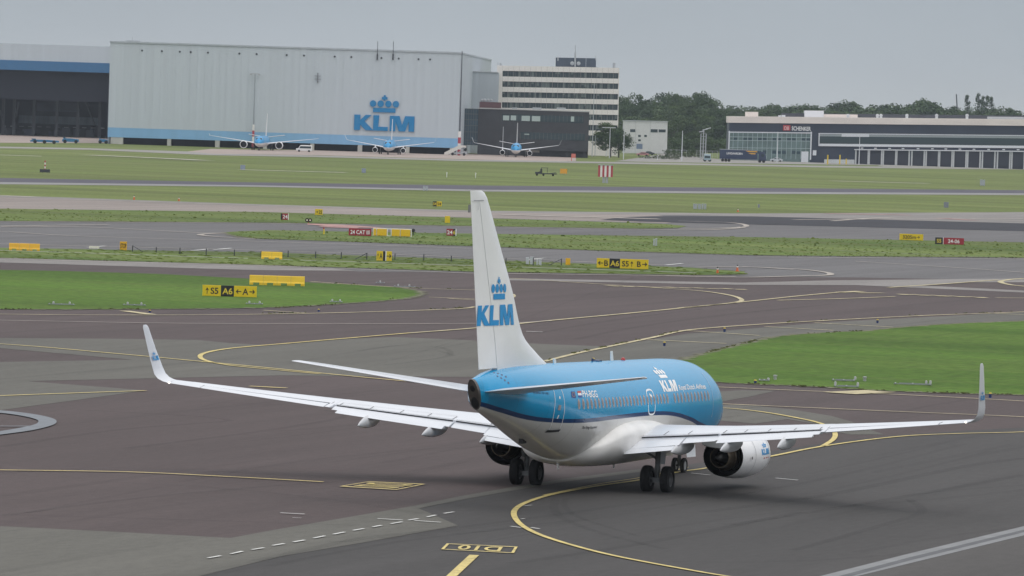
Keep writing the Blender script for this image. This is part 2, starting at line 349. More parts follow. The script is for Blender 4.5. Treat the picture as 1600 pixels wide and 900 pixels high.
sheet('perimeter_road', [(-400, 218), (0, 229), (140, 231.5), (290, 236.5), (330, 240), (500, 243), (718, 249), (900, 252), (1280, 259), (1600, 262.5), (2200, 270), (2200, 273), (1600, 265), (1280, 261.5), (900, 254.5), (718, 251.5), (500, 245.5), (330, 242.5), (140, 234), (0, 231.5), (-400, 221)], ROADG, .05)
sheet('loading_apron', [(1040, 240), (1140, 250), (1376, 254), (1600, 258), (2200, 268), (2200, 270), (1600, 262), (1380, 260), (1370, 258), (1140, 255), (960, 252)], ROADG, .06)
lines('dirt_track', mat('dry_soil', (.48, .46, .38), .9, var=.2, scale=.3), .14, [
    ([(138, 242), (250, 247), (320, 250.5)], 6), ([(0, 242), (65, 244)], 5), ([(375, 265), (540, 269.5)], 4.5), ([(1300, 282.5), (1450, 286.5)], 4.5)])
lines('service_path', mat('gravel_path', (.33, .32, .27), .9, var=.15, scale=.4), GZ+.01, [([(-300, 383), (0, 391), (400, 404), (740, 415), (1090, 426)], 1.2)])

lines('yellow_line', YEL, .075, [
    ([(1700, 668), (1600, 674.5), (1500, 677), (1400, 682), (1285, 697), (1200, 713.5), (1104, 731), (1060, 737), (1000, 749.5), (930, 759.5), (868, 771), (832, 781), (809, 792), (803, 804), (815, 820), (846, 836), (900, 853), (965, 869), (1060, 887), (1150, 902), (1300, 922)], .23),
    ([(1100, 635.5), (1150, 638.5), (1200, 644.5), (1250, 653.5), (1280, 660.5), (1298, 669), (1305, 678), (1301, 687), (1285, 697)], .26),
    ([(849, 773.5), (930, 757), (998, 746.5), (1050, 735.5), (1075, 730)], .1),
    ([(-100, 733), (0, 734), (200, 737), (350, 744), (505, 752.5)], .26),
    ([(700, 905), (741, 867)], .34),
    ([(640, 520), (520, 530), (445, 536.5), (385, 541.5), (345, 546), (318, 552), (313, 558), (325, 564), (360, 570.5), (420, 576.5), (500, 584)], .3),
    ([(-200, 529), (0, 537), (180, 552), (315, 564.5), (420, 574.5), (520, 584.5), (615, 593.5), (760, 607)], .3),
    ([(-100, 623), (0, 618), (228, 610)], .26),
    ([(390, 603), (448, 606)], .5),
])
lines('yellow_line', YELF, .075, [
    ([(640, 520), (745, 512), (860, 500.5), (1000, 487.5), (1160, 471.5), (1240, 463), (1310, 456.5)], .4),
    ([(1215, 469), (1325, 466), (1399, 463)], .4), ([(1388, 449), (1480, 443), (1559, 437)], .5), ([(1556, 465), (1700, 466.5)], .5),
    ([(799, 434.5), (944, 444), (1049, 451), (1101, 455), (1140, 461), (1157, 466.5), (1155, 471), (1120, 475.5), (1060, 481)], .42),
    ([(740, 452), (780, 455.5), (800, 459.5), (801, 464), (785, 468), (742, 468.5), (700, 466)], .36),
    ([(742, 479), (700, 483), (480, 489.5), (240, 492), (0, 490.5), (-300, 486)], .36),
    ([(485, 439.5), (560, 445), (647, 450), (742, 453)], .36),
    ([(850, 564.5), (900, 552), (950, 541.5), (1020, 527), (1075, 515.5), (1180, 507), (1300, 500), (1450, 492.5), (1600, 487), (1900, 472)], .38),
    ([(1113, 604), (1250, 610), (1400, 616), (1600, 626.5), (1900, 645)], .3),
    ([(1113, 630), (1250, 636), (1400, 642.5), (1600, 651), (1900, 666)], .3),
    ([(195, 485.5), (236, 491)], .9, False), ([(412, 484.5), (478, 489)], .42, False), ([(670, 464), (742, 467)], .4, False),
    ([(1012, 530.5), (1135, 536.5)], .4, False), ([(1075, 516.5), (1187, 524)], .4, False), ([(1195, 510), (1302, 516)], .4, False), ([(1272, 504), (1395, 511)], .4, False), ([(1540, 488.5), (1660, 495)], .4, False),
    ([(1311, 614), (1375, 611)], 2.2, False),
    ([(1700, 430), (1600, 435), (1575, 437), (1563, 440), (1575, 444), (1600, 447), (1700, 455)], .6),
])
lines('faded_line', PALE, .076, [
    ([(-200, 497), (0, 500), (306, 505), (745, 505), (860, 501)], .32),
    ([(1160, 416.5), (1234, 419.5), (1275, 423), (1297, 427), (1288, 430), (1229, 431.5), (1160, 433), (1040, 431)], .7),
    ([(1090, 417.5), (1170, 417), (1240, 421)], .7),
    ([(1336, 408), (1480, 417), (1600, 425.5), (1800, 442)], .5), ([(1180, 401.5), (1600, 405), (2000, 412)], .5),
    ([(740, 426.5), (1000, 430), (1150, 432)], .7), ([(400, 414.5), (740, 427)], .6),
    ([(0, 353), (170, 351)], .8), ([(0, 354), (125, 354.5), (200, 357.5), (312, 363.5), (352, 364)], .8), ([(352, 364), (318, 365.5), (316, 367.5), (352, 370.5), (400, 373)], .8),
    ([(-100, 359), (0, 361.5), (100, 367.5), (260, 373), (400, 377), (740, 388)], .6),
    ([(-200, 378), (0, 381), (400, 391), (740, 402), (940, 410), (1040, 414)], .6),
    ([(-200, 386), (0, 403.5), (400, 414.3)], .4),
    ([(-200, 342), (0, 345.8), (400, 348.5), (740, 354), (1000, 358), (1100, 359), (1155, 356), (1160, 354)], .8),
    ([(1060, 345), (1130, 347), (1160, 350), (1163, 354), (1120, 356.5), (1060, 357)], .8),
    ([(780, 335), (1030, 342)], 4), ([(0, 305.5), (60, 308)], 4), ([(100, 311), (400, 320.5), (740, 330)], 1.5),
    ([(1240, 343), (1600, 341)], 1.2), ([(1300, 345), (1420, 339), (1600, 345)], 1),
    ([(1310, 391.5), (1600, 404)], .5)])
lines('pink_marking', mat('faded_red_paint', (.36, .2, .18), .8, var=.3, scale=.2), .08, [([(480, 350), (520, 351.5), (562, 355.5)], 7), ([(500, 354), (560, 356)], 5), ([(1290, 333.5), (1420, 336)], 3), ([(1470, 341), (1520, 344)], 3)])
lines('white_line', WHT, .077, [([(1212, 746.8), (1247, 750)], .14, False), ([(438, 801), (476, 803)], .16, False), ([(457, 808.5), (471, 809)], .08, False),
    ([(590, 810), (629, 812.3)], .16, False), ([(647, 813), (689, 815.8)], .16, False), ([(798, 822), (814, 824)], .14, False), ([(830, 824), (843, 826)], .14, False),
    ([(868, 725.5), (904, 728.5)], .14, False), ([(819, 790), (831, 789)], .1, False), ([(814, 810.5), (820, 810)], .1, False),
    ([(1080, 739), (1110, 742)], .12, False), ([(822, 517.5), (848, 518.5)], .3, False)] +
    [([(x0/2, 600+y0/2), (x1/2, 600+y1/2)], .13, False) for x0, y0, x1, y1 in ((650, 543, 690, 536), (722, 530, 758, 522), (787, 517, 825, 511), (852, 504, 888, 498), (917, 493, 952, 487), (980, 481, 1015, 474), (1042, 469, 1077, 462), (1104, 457, 1137, 451), (1165, 446, 1192, 441), (1222, 436, 1257, 430), (1277, 425, 1307, 420), (1335, 415, 1362, 409), (1387, 404, 1418, 399))] +
    [([(x, y), (x+26, y-2.4)], .45, False) for x, y in ((825, 404+1.5), (1040, 414), (300, 391.5), (335, 390), (138, 386.5))])
lines('holding_marking', YELF, .079, [([(950+k*22, 446+k*.55+(k % 2)*.8), (968+k*22, 447.2+k*.55)], 1.1, False) for k in range(10)] + [([(1408+k*15, 459.3+k*.6), (1418+k*15, 460.5+k*.6-(k % 2))], 1.1, False) for k in range(9)] +
      [([(1312, 456.5), (1345, 455)], 1.1, False), ([(1340, 457.5), (1380, 457.5)], .9, False)])
# ring painted on the apron (left)
mb = MB()
po = smooth([(-30, 640), (0, 641), (40, 645), (74, 651), (88, 657), (82, 664), (50, 672), (0, 679), (-40, 684)]); pi_ = smooth([(-30, 644.5), (0, 645), (28, 648.5), (50, 653), (60, 657.5), (54, 663), (30, 668.5), (0, 673.5), (-40, 679)])
P1 = [G(x, y, .078) for x, y in po]; P2 = [G(x, y, .078) for x, y in pi_]; n = len(P1)
mb.add(P1+P2, [(i, i+1, n+i+1, n+i) for i in range(n-1)]); o = mb.build('ring_marking', RING, fixn=False); o['kind'] = 'structure'
lines('ring_marking', RING, .079, [([(-40, 664), (0, 665.5), (52, 665.5)], .35)])
# painted stand number boxes
def ground_quad(pts, z): return quad_fn(*[G(x, y, z) for x, y in pts])
def frame_shapes(t, tv): return [[(0, 0), (1, 0), (1, tv), (0, tv)], [(0, 1-tv), (1, 1-tv), (1, 1), (0, 1)], [(0, tv), (t, tv), (t, 1-tv), (0, 1-tv)], [(1-t, tv), (1, tv), (1, 1-tv), (1-t, 1-tv)]]
v_, f_, _ = text_polys('D10')
tq = ('mesh', [(1-(.2+.6*u), 1-(.14+.72*v)) for u, v in v_], f_)
o = mapped('stand_number_marking', frame_shapes(.04, .07)+[tq], ground_quad([(689, 858), (803, 864), (809, 854), (698, 849)], .08), YEL); o['kind'] = 'structure'
tq2 = ('mesh', [(.1+.8*v, .2+.6*(1-u)) for u, v in v_], f_)
o = mapped('stand_number_marking', frame_shapes(.035, .08)+[tq2], ground_quad([(530, 759.7), (620, 765), (665, 756), (576, 752)], .08), YEL); o['kind'] = 'structure'
# tyre scuffs
lines('tyre_marks', SKID, .06, [([(868, 780), (866, 795), (880, 810), (930, 830), (985, 845), (1040, 858)], .35), ([(884, 778), (882, 790), (900, 806), (945, 822), (1000, 838)], .25),
    ([(400, 876), (560, 842), (700, 826), (900, 800), (1100, 770)], .5), ([(420, 884), (600, 850), (760, 829), (900, 812)], .35),
    ([(0, 698), (180, 672), (330, 660), (356, 656), (300, 650), (120, 640)], .5), ([(200, 700), (420, 672), (540, 650), (500, 640)], .5), ([(0, 806), (160, 785), (320, 768), (520, 752)], .4),
    ([(1100, 800), (1300, 772), (1500, 730), (1600, 716)], .6), ([(1140, 820), (1360, 785), (1600, 742)], .5), ([(1240, 860), (1380, 820), (1440, 800), (1420, 780)], .4),
    ([(560, 548), (620, 540), (690, 543), (700, 556), (640, 566), (600, 570)], .4), ([(620, 550), (680, 548), (710, 556)], .4), ([(800, 880), (1000, 850), (1250, 800)], .5),
    ([(900, 530), (1000, 510), (1150, 490), (1300, 475)], .6), ([(840, 520), (960, 500), (1100, 482)], .6), ([(200, 448+50), (500, 500), (740, 495)], .5)])

SK2 = mat('faint_tyre_traces', (.03, .03, .03), .9, alpha=.05); rk = random.Random(21); its = []
for k in range(46):
    x0 = rk.uniform(-100, 1500); y0 = rk.uniform(470, 880); L_ = rk.uniform(200, 700); sl = rk.choice((-.12, -.2, -.06, .03)); cv = rk.uniform(-.0002, .0002)
    its.append(([(x0+L_*q, y0+sl*L_*q+cv*(L_*q)**2) for q in (0, .25, .5, .75, 1)], rk.uniform(.2, .6)))
lines('tyre_traces', SK2, .062, its)
# ------------------------------------------------------------------ paints & object materials
BLUE = (.0, .33, .70)
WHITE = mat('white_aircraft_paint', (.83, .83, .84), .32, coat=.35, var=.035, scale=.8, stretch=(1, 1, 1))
WINGM = mat('wing_grey_paint', (.66, .68, .72), .38, coat=.2, var=.05, scale=1.2, stretch=(1, .3, 1))
WUND = mat('wing_underside', (.45, .46, .48), .5)
LINEB = mat('joint_and_gap_shade', (.03, .03, .035), .8)  # dark joints, also the painted shade in the flap gaps
LINEG = mat('panel_line', (.33, .34, .36), .7)
TYRE = mat('tyre_rubber', (.011, .011, .012), .85, var=.2, scale=6)
RIM = mat('wheel_rim', (.35, .35, .36), .45, metal=.3)
STEEL = mat('gear_steel', (.17, .175, .18), .45, metal=.4, var=.2, scale=4)
DARKM = mat('dark_metal', (.04, .038, .037), .5, metal=.6, var=.3, scale=3)
BRONZE = mat('heat_stained_metal', (.17, .135, .10), .34, metal=.8, var=.25, scale=3)
BLACK = mat('opening_shade', (.008, .008, .009), .9)  # near-black colour stands in for the shade inside ducts and outlets
KBLUE = mat('logo_blue', (.0, .26, .60), .4, coat=.2)
NAVY = mat('navy_paint', (.006, .03, .12), .35, coat=.2)
LETW = mat('white_lettering', (.82, .82, .82), .4)
LETD = mat('dark_lettering', (.02, .05, .12), .5)
BRN = mat('tail_cone_metal', (.15, .135, .125), .42, metal=.7, var=.2, scale=3)

def livery():
    m = bpy.data.materials.new('fuselage_livery'); m.use_nodes = True; t = m.node_tree; n = t.nodes; l = t.links; b = n['Principled BSDF']
    b.inputs['Roughness'].default_value = .26; b.inputs['Specular IOR Level'].default_value = .35; b.inputs['Coat Weight'].default_value = .25; b.inputs['Coat Roughness'].default_value = .1
    tc = n.new('ShaderNodeTexCoord'); s = n.new('ShaderNodeSeparateXYZ'); l.new(tc.outputs['Object'], s.inputs[0])
    mr = n.new('ShaderNodeMapRange'); mr.inputs['From Min'].default_value = 16.6; mr.inputs['From Max'].default_value = 16.6-33
    l.new(s.outputs[0], mr.inputs[0])       # aft/33
    fc = n.new('ShaderNodeFloatCurve'); l.new(mr.outputs[0], fc.inputs['Value'])
    pts = [(0, 2.2), (3, 2.15), (5, 2.2), (6.8, 2.43), (8.5, 2.73), (11.6, 3.1), (14, 3.22), (16.1, 3.26), (19.7, 3.29), (23.8, 3.32), (26.3, 3.43), (27.9, 3.58), (30, 3.92), (31.75, 4.24), (33, 4.5)]
    cv = fc.mapping.curves[0]; cv.points[0].location = (0, pts[0][1]/6); cv.points[1].location = (1, pts[-1][1]/6)
    for a, z in pts[1:-1]: cv.points.new(a/33, z/6)
    fc.mapping.update()
    z6 = n.new('ShaderNodeMath'); z6.operation = 'DIVIDE'; z6.inputs[1].default_value = 6; l.new(s.outputs[2], z6.inputs[0])
    d = n.new('ShaderNodeMath'); d.operation = 'SUBTRACT'; l.new(z6.outputs[0], d.inputs[0]); l.new(fc.outputs[0], d.inputs[1])
    def gt(th):
        g = n.new('ShaderNodeMath'); g.operation = 'GREATER_THAN'; g.inputs[1].default_value = th; l.new(d.outputs[0], g.inputs[0]); return g.outputs[0]
    no = n.new('ShaderNodeTexNoise'); no.inputs['Scale'].default_value = .9; no.inputs['Detail'].default_value = 6
    mp = n.new('ShaderNodeMapping'); mp.inputs['Scale'].default_value = (.3, 1, 2.2); l.new(tc.outputs['Object'], mp.inputs[0]); l.new(mp.outputs[0], no.inputs[0])
    def tint(a, bb):
        x = n.new('ShaderNodeMix'); x.data_type = 'RGBA'; x.inputs[6].default_value = (*a, 1); x.inputs[7].default_value = (*bb, 1); l.new(no.outputs[0], x.inputs[0]); return x.outputs[2]
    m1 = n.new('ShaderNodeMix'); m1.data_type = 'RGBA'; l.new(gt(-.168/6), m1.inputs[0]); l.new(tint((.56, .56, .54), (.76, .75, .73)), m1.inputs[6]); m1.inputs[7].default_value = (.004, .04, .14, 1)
    m2 = n.new('ShaderNodeMix'); m2.data_type = 'RGBA'; l.new(gt(0), m2.inputs[0]); l.new(m1.outputs[2], m2.inputs[6]); l.new(tint((.0, .255, .50), (.0, .305, .58)), m2.inputs[7])
    # frame-station seams every few metres, faint
    pp = n.new('ShaderNodeMath'); pp.operation = 'PINGPONG'; pp.inputs[1].default_value = 1.27; l.new(s.outputs[0], pp.inputs[0])
    g2 = n.new('ShaderNodeMath'); g2.operation = 'LESS_THAN'; g2.inputs[1].default_value = .018; l.new(pp.outputs[0], g2.inputs[0])
    ps = n.new('ShaderNodeMapRange'); ps.inputs['To Min'].default_value = 1; ps.inputs['To Max'].default_value = .78; l.new(g2.outputs[0], ps.inputs[0])
    vm = n.new('ShaderNodeVectorMath'); vm.operation = 'SCALE'; l.new(m2.outputs[2], vm.inputs[0]); l.new(ps.outputs[0], vm.inputs['Scale'])
    l.new(vm.outputs[0], b.inputs['Base Color']); return m
LIV = livery()

# ------------------------------------------------------------------ the airliner
XO = 16.6
def pl(a, y, z): return (XO-a, -y, z)         # aft of nose, starboard, up
ST = [(0, .02, 2.62, 2.58), (.25, .42, 2.98, 2.2), (.8, .83, 3.4, 1.92), (1.5, 1.15, 3.85, 1.68), (2.4, 1.43, 4.42, 1.46), (3.3, 1.64, 4.82, 1.3), (4.5, 1.79, 5.03, 1.2), (6, 1.87, 5.12, 1.15), (7.5, 1.88, 5.15, 1.14), (20, 1.88, 5.15, 1.14), (21.5, 1.87, 5.15, 1.2), (23, 1.82, 5.15, 1.43), (25, 1.64, 5.15, 1.9), (27, 1.36, 5.13, 2.4), (29, 1.0, 5.05, 2.87), (30.5, .68, 4.93, 3.2), (31.5, .45, 4.78, 3.42), (32.1, .3, 4.62, 3.6)]
def pch(x, xs, ys):
    i = 0
    while i < len(xs)-2 and x > xs[i+1]: i += 1
    h = xs[i+1]-xs[i]; t = min(max((x-xs[i])/h, 0), 1)
    def m(j):
        if j <= 0: return (ys[1]-ys[0])/(xs[1]-xs[0])
        if j >= len(xs)-1: return (ys[-1]-ys[-2])/(xs[-1]-xs[-2])
        a = (ys[j]-ys[j-1])/(xs[j]-xs[j-1]); b = (ys[j+1]-ys[j])/(xs[j+1]-xs[j])
        return 0 if a*b <= 0 else 2*a*b/(a+b)
    return ys[i]*(2*t**3-3*t*t+1)+ys[i+1]*(-2*t**3+3*t*t)+h*m(i)*(t**3-2*t*t+t)+h*m(i+1)*(t**3-t*t)
SX = [s[0] for s in ST]
def FS(a):
    p = .02*(a-8); hw, zt, zb = [pch(a, SX, [s[k] for s in ST]) for k in (1, 2, 3)]; return hw, zt+p, zb+p
def surf(a, th, off=0):
    hw, zt, zb = FS(a); zc = zt-(zt-zb)*.49; h = (zt-zc) if math.sin(th) > 0 else (zc-zb)
    return (hw+off)*math.cos(th), zc+(h+off)*math.sin(th)
def on_fus(a, th, off=.006):
    y, z = surf(a, th, off); return pl(a, y, z)
def th_of_z(a, z):
    hw, zt, zb = FS(a); zc = zt-(zt-zb)*.49; h = (zt-zc) if z > zc else (zc-zb); return math.asin(max(-1, min(1, (z-zc)/h)))

plane = thing('airliner', 'large blue and white KLM airliner PH-BGG taxiing away in the foreground, seen from behind', 'airplane', (-XO, 0, 0))
mb = MB(); NS = 72; rings = []
av = [0, .1, .25, .5, .8, 1.1, 1.5, 2, 2.5, 3, 3.6, 4.3, 5, 6, 7.5]+[7.5+i*.625 for i in range(1, 21)]+[20+i*.5 for i in range(1, 24)]
for a in av: rings.append([pl(a, *surf(a, 2*math.pi*i/NS)) for i in range(NS)])
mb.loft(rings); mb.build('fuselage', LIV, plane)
# tail cone with slanted exhaust end
mb = MB(); rings = []
for k in range(6):
    t = k/5; ring = []
    for i in range(40):
        th = 2*math.pi*i/40; y, z = surf(31.5, th); y *= 1-.52*t; zc = 4.47
        z = zc+(z-zc)*(1-.10*t)-.02*t
        a_end = 31.72+(z-3.93)/1.11*.66; a = 31.5*(1-t)+a_end*t
        ring.append(pl(a, y, z))
    rings.append(ring)
mb.loft(rings[:5], 1, cap0=False, cap1=False); mb.loft(rings[4:], 0, cap0=False)
tcn = mb.build('tail_cone', [BRN, LIV], plane)
def slant(u, v, off=.02): return pl(31.72+(v-3.93)/1.11*.66+off, u, v)
for cz, r, ry in ((4.2, .16, .24), (4.78, .10, .13)):
    mb = MB(); c = [(r*math.cos(2*math.pi*i/20), cz+ry*math.sin(2*math.pi*i/20)) for i in range(20)]
    mb.add([slant(u, v, .012) for u, v in c]+[slant(u*.8, cz+(v-cz)*.8, .03) for u, v in c], [(i, (i+1) % 20, 20+(i+1) % 20, 20+i) for i in range(20)], 0)
    mb.add([slant(u*.8, cz+(v-cz)*.8, .03) for u, v in c], [tuple(range(20))], 1)
    mb.build('exhaust_outlet', [DARKM, BLACK], plane)

# wing-body fairing
mb = MB(); rings = []
fst = [(10.2, 1.70, 1.15, 2.2), (11, 1.95, .98+.02, 2.35), (12.5, 2.12, .98, 2.75), (14.5, 2.18, .98, 3.0), (16.5, 2.28, 1.0, 3.05), (18, 2.26, 1.04, 3.0), (19.2, 2.16, 1.08, 2.85), (20.2, 1.95, 1.16, 2.55), (20.9, 1.6, 1.26, 2.25), (21.4, .9, 1.4, 2.0)]
fx = [f[0] for f in fst]
for k in range(37):
    a = 10.2+11.2*k/36; hw = pch(a, fx, [f[1] for f in fst]); zb = pch(a, fx, [f[2] for f in fst]); zt = pch(a, fx, [f[3] for f in fst])
    zm = zb+(zt-zb)*.72; ring = []
    for i in range(48):
        th = 2*math.pi*i/48; c, s = math.cos(th), math.sin(th)
        y = hw*math.copysign(abs(c)**.8, c); z = zm+((zt-zm)*1.25*s if s > 0 else (zm-zb)*math.copysign(abs(s)**.85, s))
        ring.append(pl(a, y, z))
    rings.append(ring)
mb.loft(rings); mb.build('wing_fairing', mat('belly_paint', (.74, .73, .71), .38, coat=.25, var=.07, scale=1.1), plane)

AF = [(0, 0), (.012, .22), (.05, .46), (.12, .72), (.25, .95), (.4, 1.0), (.55, .86), (.7, .62), (.85, .34), (1, .03)]
def afsec(le, te, z, tk, sgn, Y, cut=1.0, start=0.0, inc=0.0, nrm=(0, 1), droop=0):
    """closed airfoil ring. nrm=(dy,dz) thickness direction"""
    c = te-le; up = []; lo = []
    xs = [x for x, _ in AF if start < x < cut]; xs = [start]+xs+[cut]
    def tt(x):
        for (x0, t0), (x1, t1) in zip(AF, AF[1:]):
            if x0 <= x <= x1: return t0+(t1-t0)*(x-x0)/(x1-x0)
        return .03
    for x in xs:
        h = tt(x)*tk*c; zc = z-inc*(x-.4)*c-droop*max(0, x-start)*c
        for s, L_ in ((.6, up), (-.4, lo)):
            L_.append(pl(le+x*c, sgn*Y+sgn*nrm[0]*h*s, zc+nrm[1]*h*s))
    return up+lo[::-1]
def LEa(Y): return 20.1-(17.16-Y)*.523 if Y > 5 else 20.1-(17.16-5)*.523-(5-Y)*.62
def TEa(Y): return 18.4+(Y-5.8)*.262 if Y > 5.8 else 18.4-(5.8-Y)*.04
def WZ(Y): return 2.14+(Y-1.9)*.101+.0006*(Y-1.9)**2
def TK(Y): return .135-.0022*Y
for sgn in (1, -1):
    mb = MB()
    mb.loft([afsec(LEa(Y), TEa(Y), WZ(Y), TK(Y), sgn, Y, .80, 0, .03) for Y in (0, 1.9, 3, 4.2, 5, 5.8, 7, 8.5, 10.6)])
    mb.loft([afsec(LEa(Y), TEa(Y), WZ(Y), TK(Y), sgn, Y, 1, 0, .02) for Y in (10.6, 10.8)])
    mb.loft([afsec(LEa(Y), TEa(Y), WZ(Y), TK(Y), sgn, Y, .74 if Y < 16 else .74, 0, .02) for Y in (10.8, 12.5, 14.3, 15.9)])
    mb.loft([afsec(LEa(Y), TEa(Y), WZ(Y), TK(Y), sgn, Y, 1, 0, .02) for Y in (15.9, 16.5, 17.16)])
    wing = mb.build('wing', WINGM, plane)
    # leading-edge metal slat strip
    mb = MB()
    for ya, yb in ((5.9, 8.6), (8.66, 11.4), (11.46, 14.1), (14.16, 16.6)):
        rr = []
        for Y in (ya, yb):
            c = TEa(Y)-LEa(Y); rr.append([pl(LEa(Y)+x*c-.03, sgn*Y, WZ(Y)+.012+TK(Y)*c*h) for x, h in ((0, .012), (.02, .16), (.06, .3), (.12, .44), (.13, .4), (.06, .1), (.05, -.14), (.02, -.12))])
        mb.loft(rr, 0, False)
    mb.build('slat', mat('slat_metal', (.62, .63, .65), .35, metal=.3), wing)
    # flaps and aileron
    def panel(name, Ys, s0, s1, dz, droop, tkf=1.0, m=WINGM, aft=0):
        mb = MB(); rr = []
        for Y in Ys:
            c = TEa(Y)-LEa(Y); x0 = LEa(Y)+s0*c+aft; x1 = LEa(Y)+s1*c+aft; L_ = x1-x0; h = .018*c*tkf+.03
            zt = WZ(Y)-.03*(s0-.4)*c+dz
            pr = [(0, 0), (.04, .5), (.15, .95), (.4, .8), (.75, .38), (1, .04), (1, -.04), (.7, -.22), (.3, -.45), (.08, -.42)]
            rr.append([pl(x0+u*L_, sgn*Y, zt+h*v-droop*u*L_) for u, v in pr])
        mb.loft(rr, 0, False); return mb.build(name, m, wing)
    panel('flap', (2.0, 3.1, 4.25), .765, .99, -.07, .12, 1.5)
    panel('flap', (2.0, 3.1, 4.2), .93, 1.06, -.20, .24, .8)
    panel('flap', (4.3, 5.0, 5.75), .765, .93, -.07, .10, 1.4)
    panel('flap', (5.8, 8.2, 10.55), .765, .965, -.05, .07, 1.3)
    panel('flap', (5.95, 8.2, 10.3), .93, 1.065, -.12, .12, .7)
    panel('aileron', (10.85, 13.2, 15.85), .75, 1.0, .012, .045, 1.3)
    mb = MB()                                       # skin gaps and spoiler joints, plus dark strips painted as flap-gap shade
    def strip(p, q, wd=.03):
        p, q = Vector(p), Vector(q); d = (q-p).normalized(); s = Vector((d.y, -d.x, 0)).normalized()*wd/2
        mb.add([p-s, q-s, q+s, p+s], [(0, 1, 2, 3)])
    def top(Y, x, off=.012):
        c = TEa(Y)-LEa(Y)
        for (x0, t0), (x1, t1) in zip(AF, AF[1:]):
            if x0 <= x <= x1: t = t0+(t1-t0)*(x-x0)/(x1-x0)
        return pl(LEa(Y)+x*c, sgn*Y, WZ(Y)-.03*(x-.4)*c+t*TK(Y)*c*.6+off)
    for Ya, Yb, x in ((2.1, 5.75, .775), (5.85, 10.55, .775), (10.85, 15.85, .735)):
        for k in range(8):
            y0 = Ya+(Yb-Ya)*k/8; y1 = Ya+(Yb-Ya)*(k+1)/8; strip(top(y0, x), top(y1, x), .045)
    for Ya, Yb, x in ((5.9, 10.4, .62),):
        for k in range(6):
            y0 = Ya+(Yb-Ya)*k/6; y1 = Ya+(Yb-Ya)*(k+1)/6; strip(top(y0, x), top(y1, x), .02)
    for Y in (3.2, 4.3, 5.9, 6.9, 8.0, 9.2, 10.4, 10.75, 15.9): strip(top(Y, .64), top(Y, .775), .03)
    for Ya, Yb, x in ((2.05, 5.72, .803), (5.85, 10.5, .803), (10.85, 15.85, .745)):      # dark strips painted as the shade in the cove above each flap
        for k in range(10):
            y0 = Ya+(Yb-Ya)*k/10; y1 = Ya+(Yb-Ya)*(k+1)/10; a = Vector(top(y0, x, -.004)); b = Vector(top(y1, x, -.004)); hgt = .055 if Ya < 10 else .03
            mb.add([a, b, b-Vector((0, 0, hgt)), a-Vector((0, 0, hgt))], [(0, 1, 2, 3)])
    for Ya, Yb, x, dz, dr, tf in ((2.05, 4.15, .985, -.07, .12, 1.5), (5.98, 10.25, .96, -.05, .07, 1.3)):  # painted shade between the fore and aft flap segments
        for k in range(6):
            q = []
            for y_ in (Ya+(Yb-Ya)*k/6, Ya+(Yb-Ya)*(k+1)/6):
                c = TEa(y_)-LEa(y_); a0 = LEa(y_)+.765*c; L_ = (x-.765)*c; q.append(Vector(pl(a0+L_+.03, sgn*y_, WZ(y_)-.03*(.765-.4)*c+dz-dr*L_-.005)))
            mb.add([q[0], q[1], q[1]-Vector((0, 0, .06)), q[0]-Vector((0, 0, .06))], [(0, 1, 2, 3)])
    mb.build('panel_joint', LINEB, wing)  # real joints and the painted gap shade in one mesh
    # winglet
    mb = MB(); rr = []
    W = [(17.16, WZ(17.16), 20.1, 1.37, 0), (17.34, WZ(17.16)+.05, 20.22, 1.34, 18), (17.52, WZ(17.16)+.16, 20.38, 1.3, 40), (17.64, WZ(17.16)+.34, 20.56, 1.22, 62), (17.70, WZ(17.16)+.6, 20.74, 1.12, 78), (17.79, 5.2, 21.35, .86, 82), (17.88, 6.1, 21.98, .6, 84), (17.885, 6.2, 22.12, .46, 84), (17.89, 6.24, 22.25, .28, 84)]
    for Y, z, le, c, ang in W:
        rr.append(afsec(le, le+c, z, .09, sgn, Y, 1, 0, 0, (-math.sin(R(ang)), math.cos(R(ang)))))
    mb.loft(rr); wl = mb.build('winglet', mat('winglet_paint', (.68, .7, .74), .35, coat=.3), wing)
    wl.parent = plane
    # winglet logo: inner (port wing) or outer face as seen from behind right
    zl0, zl1 = 4.62, 5.0
    def wlf(a0, a1, z0, z1):
        def fn(u, v):
            z = z0+(z1-z0)*v; t = (z-4.3)/(6.1-4.3); le = 20.74+(21.98-20.74)*t; a = le+.12+ (a0+(a1-a0)*u)*.75
            Y = 17.70+.18*t
            return Y, a, z
        return fn
    face = +1 if sgn == 1 else -1   # starboard winglet: outer face visible; port winglet: inner face visible
    def mk(fn, sh, nm):
        def f2(u, v):
            Y, a, z = fn(u, v)
            yy = (sgn*Y + (.045 if sgn == 1 else .075)); return pl(a, yy, z)
        mapped(nm, sh, lambda u, v: f2((1-u), v), KBLUE, wl)
    mk(wlf(.06, .9, 4.74, 4.94), KLM, 'lettering'); mk(wlf(.3, .7, 4.98, 5.1), CROWN, 'emblem')
    mb = MB(); mb.lathe([(-.06, .0), (-.05, .035), (0, .045), (.05, .035), (.06, 0)], pl(21.45, sgn*17.1, WZ(17.1)+.01), 'x', 10)
    mb.build('navigation_light', mat('lamp_glow', (1, .93, .85), .3, emit=1.6), wing)
